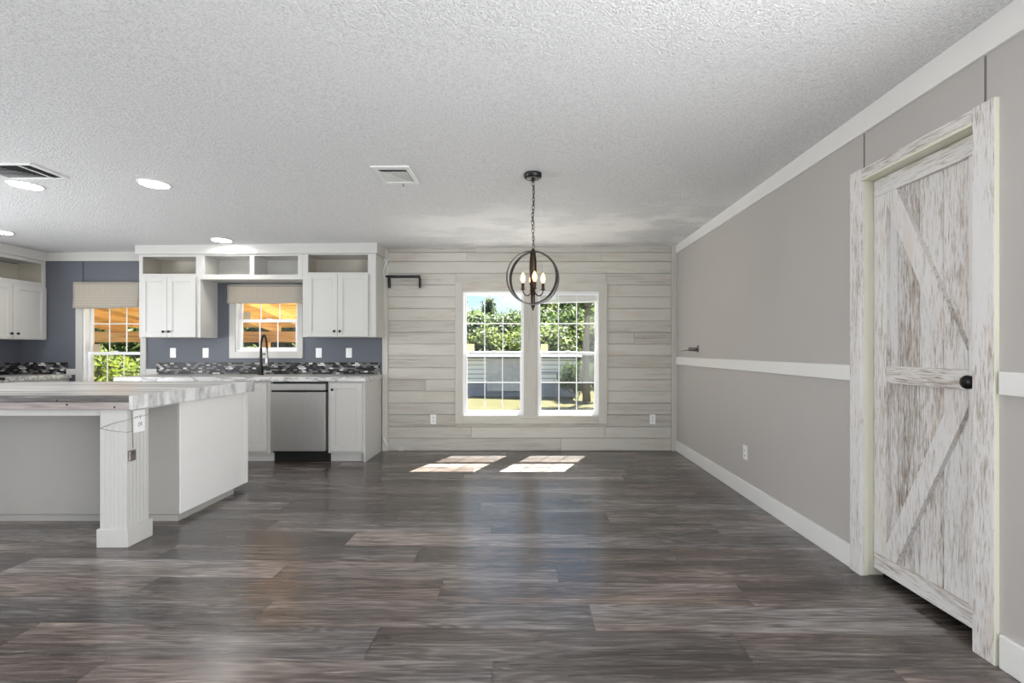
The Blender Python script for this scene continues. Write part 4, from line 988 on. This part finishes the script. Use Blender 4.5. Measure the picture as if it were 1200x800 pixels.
# ------------------------------------------------------------------ chandelier
cx, cy = 0.052, 3.36; zc = CZ(cx, cy); ch = thing('chandelier', 'dark orb chandelier with lit candle bulbs hanging before the window', 'chandelier', (cx, cy, zc))
MB().lathe([(0.012, -0.036), (0.052, -0.034), (0.060, -0.028), (0.062, -0.004), (0.062, 0.001)], (cx, cy, zc), 28).build('canopy', M['black'], ch)
MB().lathe([(0.004, -0.06), (0.012, -0.052), (0.013, -0.044), (0.006, -0.036)], (cx, cy, zc), 14).build('loop', M['black'], ch)
OZ, OR = 1.716, 0.205
ztop = OZ + OR + 0.004; zst = zc - 0.058
b = MB(); nl = 17; lh = (zst - ztop) / nl
for k in range(nl):
    zz = zst - (k + 0.5) * lh; a = (k % 2) * PI / 2 + 0.35 + 0.1 * math.sin(k)
    hl = lh * 0.66; rw = 0.0085
    pts = [(cx + 0.004 * math.sin(k * 0.5) + rw * math.cos(q) * math.cos(a), cy + rw * math.cos(q) * math.sin(a), zz + hl * math.sin(q)) for q in [2 * PI * j / 12 for j in range(12)]]
    b.tube(pts, 0.0021, 6, closed=True)
b.build('chain', M['black'], ch)
b = MB(); b.tube([(cx + 0.006 + 0.004 * math.sin(k * 1.3), cy + 0.004 * math.cos(k * 1.7), zst - (zst - ztop) * k / 16) for k in range(17)], 0.0018, 6)
b.build('wire', M['black'], ch)
def band(rad, half_w, th, ang, m):
    """flat metal hoop standing upright, turned by ang about the vertical"""
    b = MB(); n = 64; vs = []
    for k in range(n):
        a = 2 * PI * k / n
        for rr, yy_ in ((rad - th, -half_w), (rad, -half_w), (rad, half_w), (rad - th, half_w)):
            x_, z_ = rr * math.cos(a), rr * math.sin(a)
            vs.append((cx + x_ * math.cos(ang) - yy_ * math.sin(ang), cy + x_ * math.sin(ang) + yy_ * math.cos(ang), OZ + z_))
    fs = []
    for k in range(n):
        l = (k + 1) % n
        for q in range(4): fs.append((k * 4 + q, k * 4 + (q + 1) % 4, l * 4 + (q + 1) % 4, l * 4 + q))
    b.add(vs, fs, smooth=False)
    return b.build('ring', m, ch)
band(0.192, 0.014, 0.006, math.radians(14), M['ring'])
band(0.185, 0.014, 0.006, math.radians(-27), M['ring'])
MB().lathe([(0.006, -0.215), (0.012, -0.21), (0.015, -0.195), (0.016, -0.06), (0.025, -0.05), (0.025, -0.035), (0.019, -0.025), (0.026, 0.05), (0.025, 0.12), (0.018, 0.185), (0.010, 0.205)], (cx, cy, OZ), 18).build('column', M['bronze'], ch)
for a in (math.radians(8), math.radians(98), math.radians(188), math.radians(278)):
    ux, uy = math.cos(a), math.sin(a); R_ = 0.072; z0 = OZ - 0.085
    pts = [(cx + ux * (0.012 + (R_ - 0.012) * (1 - math.cos(q)) / 2), cy + uy * (0.012 + (R_ - 0.012) * (1 - math.cos(q)) / 2), z0 - 0.042 * math.sin(q)) for q in [PI * k / 10 for k in range(11)]]
    arm = MB().tube(pts, 0.0042, 8).build('arm', M['bronze'], ch)
    px, py = cx + ux * R_, cy + uy * R_
    MB().lathe([(0.004, -0.004), (0.016, 0.0), (0.019, 0.004), (0.015, 0.003), (0.004, 0.004)], (px, py, z0), 16).build('drip_dish', M['bronze'], arm)
    MB().lathe([(0.0095, 0.004), (0.0105, 0.006), (0.0105, 0.046), (0.008, 0.047)], (px, py, z0), 14).build('candle_sleeve', M['bronze'], arm)
    MB().lathe([(0.007, 0.0475), (0.014, 0.062), (0.0175, 0.077), (0.015, 0.095), (0.008, 0.112), (0.002, 0.122)], (px, py, z0), 14).build('bulb', M['bulb'], arm)
MB().lathe([(0.002, -0.232), (0.007, -0.226), (0.005, -0.214)], (cx, cy, OZ), 12).build('finial', M['black'], ch)

# ------------------------------------------------------------------ outdoors
GZ = -0.8
b = MB(); n = 40
vs = []; fs = []
for i in range(n + 1):
    for j in range(n + 1):
        x = -45 + 90 * i / n; y = 5.9 + 65 * j / n
        vs.append((x, y, GZ + 0.06 * math.sin(x * 0.7) * math.cos(y * 0.5) * min(1, (y - 5.9) / 5)))
for i in range(n):
    for j in range(n): fs.append((i * (n + 1) + j, (i + 1) * (n + 1) + j, (i + 1) * (n + 1) + j + 1, i * (n + 1) + j + 1))
b.add(vs, fs, smooth=True)
tag(b.build('lawn', M['grass'], at=(0, 30, GZ)), 'sunlit dry green lawn outside the windows', 'lawn', kind='stuff')

# unseen pale slab added under the double window to bounce sun onto the ceiling
tag(MB().box(-2.2, 3.6, 5.95, 10.6, GZ - 0.1, GZ + 0.13, 0.02).build('bounce_slab', M['concrete'], at=(0.7, 8, GZ)), 'unseen added pale patio slab under the double window', 'reflector')

# low sided outbuilding across the lawn
HY = 20.3
hs = thing('outbuilding', 'low light-sided outbuilding across the lawn beyond the double window', 'building', (0, HY + 1.5, GZ))
x0, xm0, xm1, x1 = X(520, HY), X(571, HY), X(628, HY), X(676, HY)
b = MB(); b.box(x0, x1, HY, HY + 3.4, -0.22, 0.85); b.build('wall', M['siding'], hs)
tag(MB().box(xm0, xm1, HY - 0.08, HY - 0.002, -0.55, 0.86, 0.01).build('board_panel', M['grey_panel'], hs), 'weathered grey board panel')
MB().box(x0 + 0.05, x1 - 0.05, HY + 0.06, HY + 3.3, GZ, -0.222).build('skirting', M['skirting'], hs)
b = MB(); b.hexa([(x0 - 0.2, HY - 0.25, 0.85), (x1 + 0.2, HY - 0.25, 0.85), (x1 + 0.2, HY + 1.7, 1.08), (x0 - 0.2, HY + 1.7, 1.08)], [(x0 - 0.2, HY - 0.25, 0.92), (x1 + 0.2, HY - 0.25, 0.92), (x1 + 0.2, HY + 1.7, 1.15), (x0 - 0.2, HY + 1.7, 1.15)])
b.hexa([(x0 - 0.2, HY + 1.7, 1.08), (x1 + 0.2, HY + 1.7, 1.08), (x1 + 0.2, HY + 3.6, 0.85), (x0 - 0.2, HY + 3.6, 0.85)], [(x0 - 0.2, HY + 1.7, 1.15), (x1 + 0.2, HY + 1.7, 1.15), (x1 + 0.2, HY + 3.6, 0.92), (x0 - 0.2, HY + 3.6, 0.92)])
b.build('roof', M['shed_roof'], hs)
b = MB(); b.box(X(633, HY), X(676, HY), HY - 0.02, HY - 0.001, Z(436, HY) - 0.03, Z(436, HY) + 0.03); b.box(X(652, HY), X(654, HY), HY - 0.03, HY - 0.001, Z(444, HY), Z(436, HY))
tag(b.build('trim_strip', M['skirting'], hs), 'dark horizontal strip on the siding')

def leaves(nl, clumps, size, seed):
    rnd = random.Random(seed); b = MB(); vs = []; fs = []; tn = []
    tot = sum(c[3] ** 2 for c in clumps)
    for (x, y, z, r) in clumps:
        for _ in range(int(nl * r * r / tot)):
            dv = Vector((rnd.gauss(0, 1), rnd.gauss(0, 1), rnd.gauss(0, 1))).normalized(); rr = r * (0.55 + 0.45 * rnd.random() ** 0.5) * (1 + 0.18 * rnd.gauss(0, 1))
            p = Vector((x, y, z)) + Vector((dv.x * rr, dv.y * rr, dv.z * rr * 0.9))
            n_ = (dv + Vector((rnd.gauss(0, .7), rnd.gauss(0, .7), rnd.gauss(0, .7) + 0.3))).normalized(); u = n_.orthogonal().normalized(); u = Matrix.Rotation(rnd.random() * 6.28, 3, n_) @ u; w_ = n_.cross(u)
            s_ = size * rnd.uniform(0.6, 1.4); k = len(b.v)
            b.add([p - u * s_, p - w_ * s_ * 0.45 + n_ * s_ * 0.12, p + u * s_, p + w_ * s_ * 0.45 + n_ * s_ * 0.12], [(0, 1, 2, 3)], rnd.uniform(-1, 1))
    return b
def plant(name, label, cat, group, h, r, nl, size, mat, seed, kind='bush', parent_loc=(0, 0, 0)):
    rnd = random.Random(seed)
    t_ = thing(name, label, cat, (0, 0, 0), group)
    cl = []; tr_ = MB()
    if kind == 'bush':
        for _ in range(16):
            a = rnd.random() * 6.28; q = r * 0.75 * rnd.random() ** 0.5; cl.append((q * math.cos(a), q * math.sin(a), h * rnd.uniform(0.22, 0.82), r * rnd.uniform(0.28, 0.45)))
        for k in range(5):
            a = k * 1.3; tr_.tube([(0.1 * math.cos(a), 0.1 * math.sin(a), 0), (r * 0.25 * math.cos(a), r * 0.25 * math.sin(a), h * 0.4), (r * 0.5 * math.cos(a), r * 0.5 * math.sin(a), h * 0.75)], [0.05, 0.035, 0.015], 6)
    else:
        lo = 0.45 if kind == 'pine' else 0.3
        for k in range(22):
            f = lo + (1 - lo) * (k / 21); a = k * 2.4; q = r * (1.05 - f) * rnd.uniform(0.5, 1.3) if kind == 'pine' else r * rnd.uniform(0.1, 0.8)
            c_ = (q * math.cos(a), q * math.sin(a), h * f, r * rnd.uniform(0.2, 0.36)); cl.append(c_)
            tr_.tube([(0, 0, h * (f - 0.06)), (c_[0], c_[1], c_[2])], [0.04, 0.012], 5)
        tr_.tube([(0, 0, 0), (0.06, 0.02, h * 0.3), (-0.03, 0.05, h * 0.65), (0.02, 0, h * 0.98)], [0.17, 0.14, 0.09, 0.03], 9)
    tr_.build('trunk', M['bark'], t_)
    leaves(nl, cl, size, seed).build('foliage', M[mat], t_, fix=False)
    return t_
def clone(src, label, loc, rz, s_, group=None):
    o = src.copy(); COL.objects.link(o); o.location = loc; o.rotation_euler = (0, 0, rz); o.scale = (s_, s_, s_)
    o['label'] = label
    if group: o['group'] = group
    for c_ in src.children:
        k = c_.copy(); COL.objects.link(k); k.parent = o
    return o
GB, GT, GS = 'bushes beyond the outbuilding', 'trees beyond the outbuilding', 'shrubs outside the kitchen windows'
protoA = plant('bush', '', 'bush', GB, 3.4, 2.3, 5200, 0.13, 'leaf_a', 3)
protoB = plant('bush', '', 'bush', GB, 4.3, 2.2, 5200, 0.13, 'leaf_b', 4)
protoP = plant('tree', '', 'tree', GT, 9.0, 2.2, 3000, 0.13, 'leaf_b', 5, 'pine')
protoD = plant('tree', '', 'tree', GT, 7.0, 2.6, 4200, 0.15, 'leaf_a', 6, 'tree')
used = set()
LB = {'A': 'bright green rounded bush beyond the outbuilding', 'B': 'deep green bush beyond the outbuilding', 'P': 'tall thin pine beyond the outbuilding', 'D': 'leafy green tree beyond the outbuilding'}
PR = {'A': protoA, 'B': protoB, 'P': protoP, 'D': protoD}
def put(kind, px, Yp, s_, rz):
    loc = (X(px, Yp), Yp, GZ)
    if kind in used: return clone(PR[kind], LB[kind], loc, rz, s_)
    used.add(kind); o = PR[kind]; o.location = loc; o.rotation_euler = (0, 0, rz); o.scale = (s_,) * 3; o['label'] = LB[kind]; return o
WHERE = {('A', 562): ' behind the outbuilding, at the left of the left window', ('A', 598): ' behind the outbuilding, at the right of the left window',
         ('A', 640): ' behind the outbuilding, at the left of the right window', ('A', 668): ' behind the outbuilding, in the middle of the right window',
         ('B', 578): ' farther back, in the middle of the left window', ('B', 655): ' farther back, in the right window', ('B', 690): ' beside the grey-trunked tree at the right window edge',
         ('D', 552): ' on the horizon, at the left of the left window', ('D', 588): ' on the horizon, in the middle of the left window', ('D', 612): ' on the horizon, at the right edge of the left window',
         ('D', 645): ' on the horizon, at the left of the right window', ('D', 672): ' on the horizon, in the middle of the right window', ('D', 700): ' on the horizon, at the right edge of the right window',
         ('P', 573): ' rising against the sky in the left window', ('P', 636): ' at the left of the right window', ('P', 662): ' in the middle of the right window', ('P', 690): ' at the right of the right window'}
random.seed(5)
for kind, px, Yp, s_ in (('A', 562, 26.5, 0.95), ('A', 598, 27.5, 0.92), ('B', 578, 30, 1.0), ('A', 640, 27, 0.98), ('A', 668, 26, 1.0), ('B', 655, 30, 1.12), ('B', 690, 27, 1.1), ('A', 706, 29, 1.0), ('B', 540, 29, 1.05), ('B', 614, 31, 1.1),
                         ('A', 515, 28, 1.0), ('B', 735, 30, 1.1), ('B', 490, 31, 1.2), ('B', 465, 33, 1.2),
                         ('D', 552, 38, 0.72), ('D', 588, 41, 0.70), ('D', 612, 36, 0.66), ('D', 645, 34, 0.74), ('D', 672, 36, 0.78), ('D', 700, 34, 0.80), ('D', 726, 38, 1.1), ('P', 573, 34, 0.62), ('P', 636, 36, 0.75), ('P', 662, 33, 0.72), ('P', 690, 35, 0.85), ('P', 520, 38, 1.1), ('P', 712, 40, 1.1), ('D', 490, 42, 1.2), ('D', 440, 44, 1.2)):
    o = put(kind, px, Yp, s_, random.random() * 6.28)
    if (kind, px) in WHERE: o['label'] = LB[kind].replace(' beyond the outbuilding', '') + WHERE[(kind, px)]
# trunk and dark bush at the corner of the outbuilding
t_ = thing('tree', 'single grey-trunked tree at the right end of the outbuilding', 'tree', (X(687.5, 18.5), 18.5, GZ), GT)
bx_, by_ = X(687.5, 18.5), 18.5
b = MB(); b.tube([(bx_, by_, GZ), (bx_ - 0.05, by_, 0.4), (bx_ + 0.03, by_ + 0.05, 2.2), (bx_, by_, 5.2)], [0.17, 0.13, 0.11, 0.05], 10); b.build('trunk', M['bark'], t_)
lv = leaves(2400, [(bx_ + random.uniform(-0.8, 0.8), by_ + random.uniform(-0.6, 0.6), random.uniform(3.4, 5.6), random.uniform(0.5, 0.8)) for _ in range(9)], 0.12, 9); lv.build('foliage', M['leaf_b'], t_, fix=False)
clone(protoB, 'small dark bush against the right end of the outbuilding', (X(676, 19), 19.0, GZ), 0.4, 0.37, 'bushes beyond the outbuilding')

# covered porch outside the kitchen windows
pc = thing('porch_cover', 'golden pine framed porch roof outside the kitchen windows', 'porch', (-7.2, 7.8, GZ))
PX0, PX1, PY0, PY1 = -14.0, -2.35, YB + 0.14, 9.4
b = MB(); b.box(PX0, PX1, PY0 + 0.01, PY0 + 0.05, 2.05, 2.24, 0.004); b.build('ledger', M['pine'], pc)
def pz(y): return 2.24 + (1.72 - 2.24) * (y - PY0) / (PY1 - PY0)
n = 15
for k in range(n):
    x = PX0 + 0.3 + (PX1 - PX0 - 0.6) * k / (n - 1)
    MB().hexa([(x - 0.02, PY0 + 0.051, pz(PY0) - 0.15), (x + 0.02, PY0 + 0.051, pz(PY0) - 0.15), (x + 0.02, PY1 + 0.3, pz(PY1 + 0.3) - 0.15), (x - 0.02, PY1 + 0.3, pz(PY1 + 0.3) - 0.15)],
              [(x - 0.02, PY0 + 0.051, pz(PY0) - 0.001), (x + 0.02, PY0 + 0.051, pz(PY0) - 0.001), (x + 0.02, PY1 + 0.3, pz(PY1 + 0.3) - 0.001), (x - 0.02, PY1 + 0.3, pz(PY1 + 0.3) - 0.001)]).build('rafter', M['pine_y'], pc)
b = MB(); nb = 22
for k in range(nb):
    y0 = PY0 + 0.02 + (PY1 + 0.35 - PY0) * k / nb; y1 = PY0 + 0.02 + (PY1 + 0.35 - PY0) * (k + 0.93) / nb
    b.hexa([(PX0, y0, pz(y0)), (PX1, y0, pz(y0)), (PX1, y1, pz(y1)), (PX0, y1, pz(y1))], [(PX0, y0, pz(y0) + 0.03), (PX1, y0, pz(y0) + 0.03), (PX1, y1, pz(y1) + 0.03), (PX0, y1, pz(y1) + 0.03)], random.uniform(-1, 1))
b.build('roof_decking', M['pine'], pc)
MB().box(PX0, PX1, PY1 - 0.04, PY1 + 0.04, pz(PY1) - 0.36, pz(PY1) - 0.151, 0.005).build('header_beam', M['pine'], pc)
for x in (-13.0, -9.9, -7.4, -5.15, -2.6):
    MB().box(x - 0.07, x + 0.07, PY1 - 0.06, PY1 + 0.06, GZ - 0.05, pz(PY1) - 0.361, 0.006).build('post', M['pine'], pc)
sA = plant('shrub', 'leafy green shrub outside the kitchen windows', 'shrub', GS, 2.3, 1.4, 5200, 0.085, 'leaf_a', 12)
sC = plant('shrub', 'yellow-green shrub outside the kitchen windows', 'shrub', GS, 1.9, 1.4, 5200, 0.085, 'leaf_c', 13)
sA.location = (-7.1, 12.2, GZ); sC.location = (-10.4, 11.6, GZ)
for src, x, y, s_ in ((sA, -8.7, 12.6, 1.05), (sC, -6.2, 11.4, 0.85), (sA, -11.8, 13, 1.0), (sC, -12.3, 11.2, 0.9), (sA, -14, 13.5, 1.2), (sC, -9.0, 11.2, 0.8), (sA, -16, 14, 1.3), (sA, -5.2, 13, 1.0)):
    clone(src, src['label'], (x, y, GZ), random.random() * 6, s_)
for kind, px, Yp, s_ in (('B', 90, 18, 1.1), ('B', 150, 19, 1.1), ('A', 210, 19, 1.1), ('B', 265, 18, 1.0), ('A', 320, 18, 1.0), ('B', 370, 19, 1.1), ('D', 130, 24, 1.1), ('D', 300, 24, 1.1), ('D', 220, 26, 1.2)):
    o = put(kind, px, Yp, s_, random.random() * 6.28)
    o['label'] = {'B': 'deep green bush behind the porch shrubs', 'A': 'bright green bush behind the porch shrubs', 'D': 'leafy tree behind the porch shrubs'}[kind]; o['group'] = 'plants behind the porch'
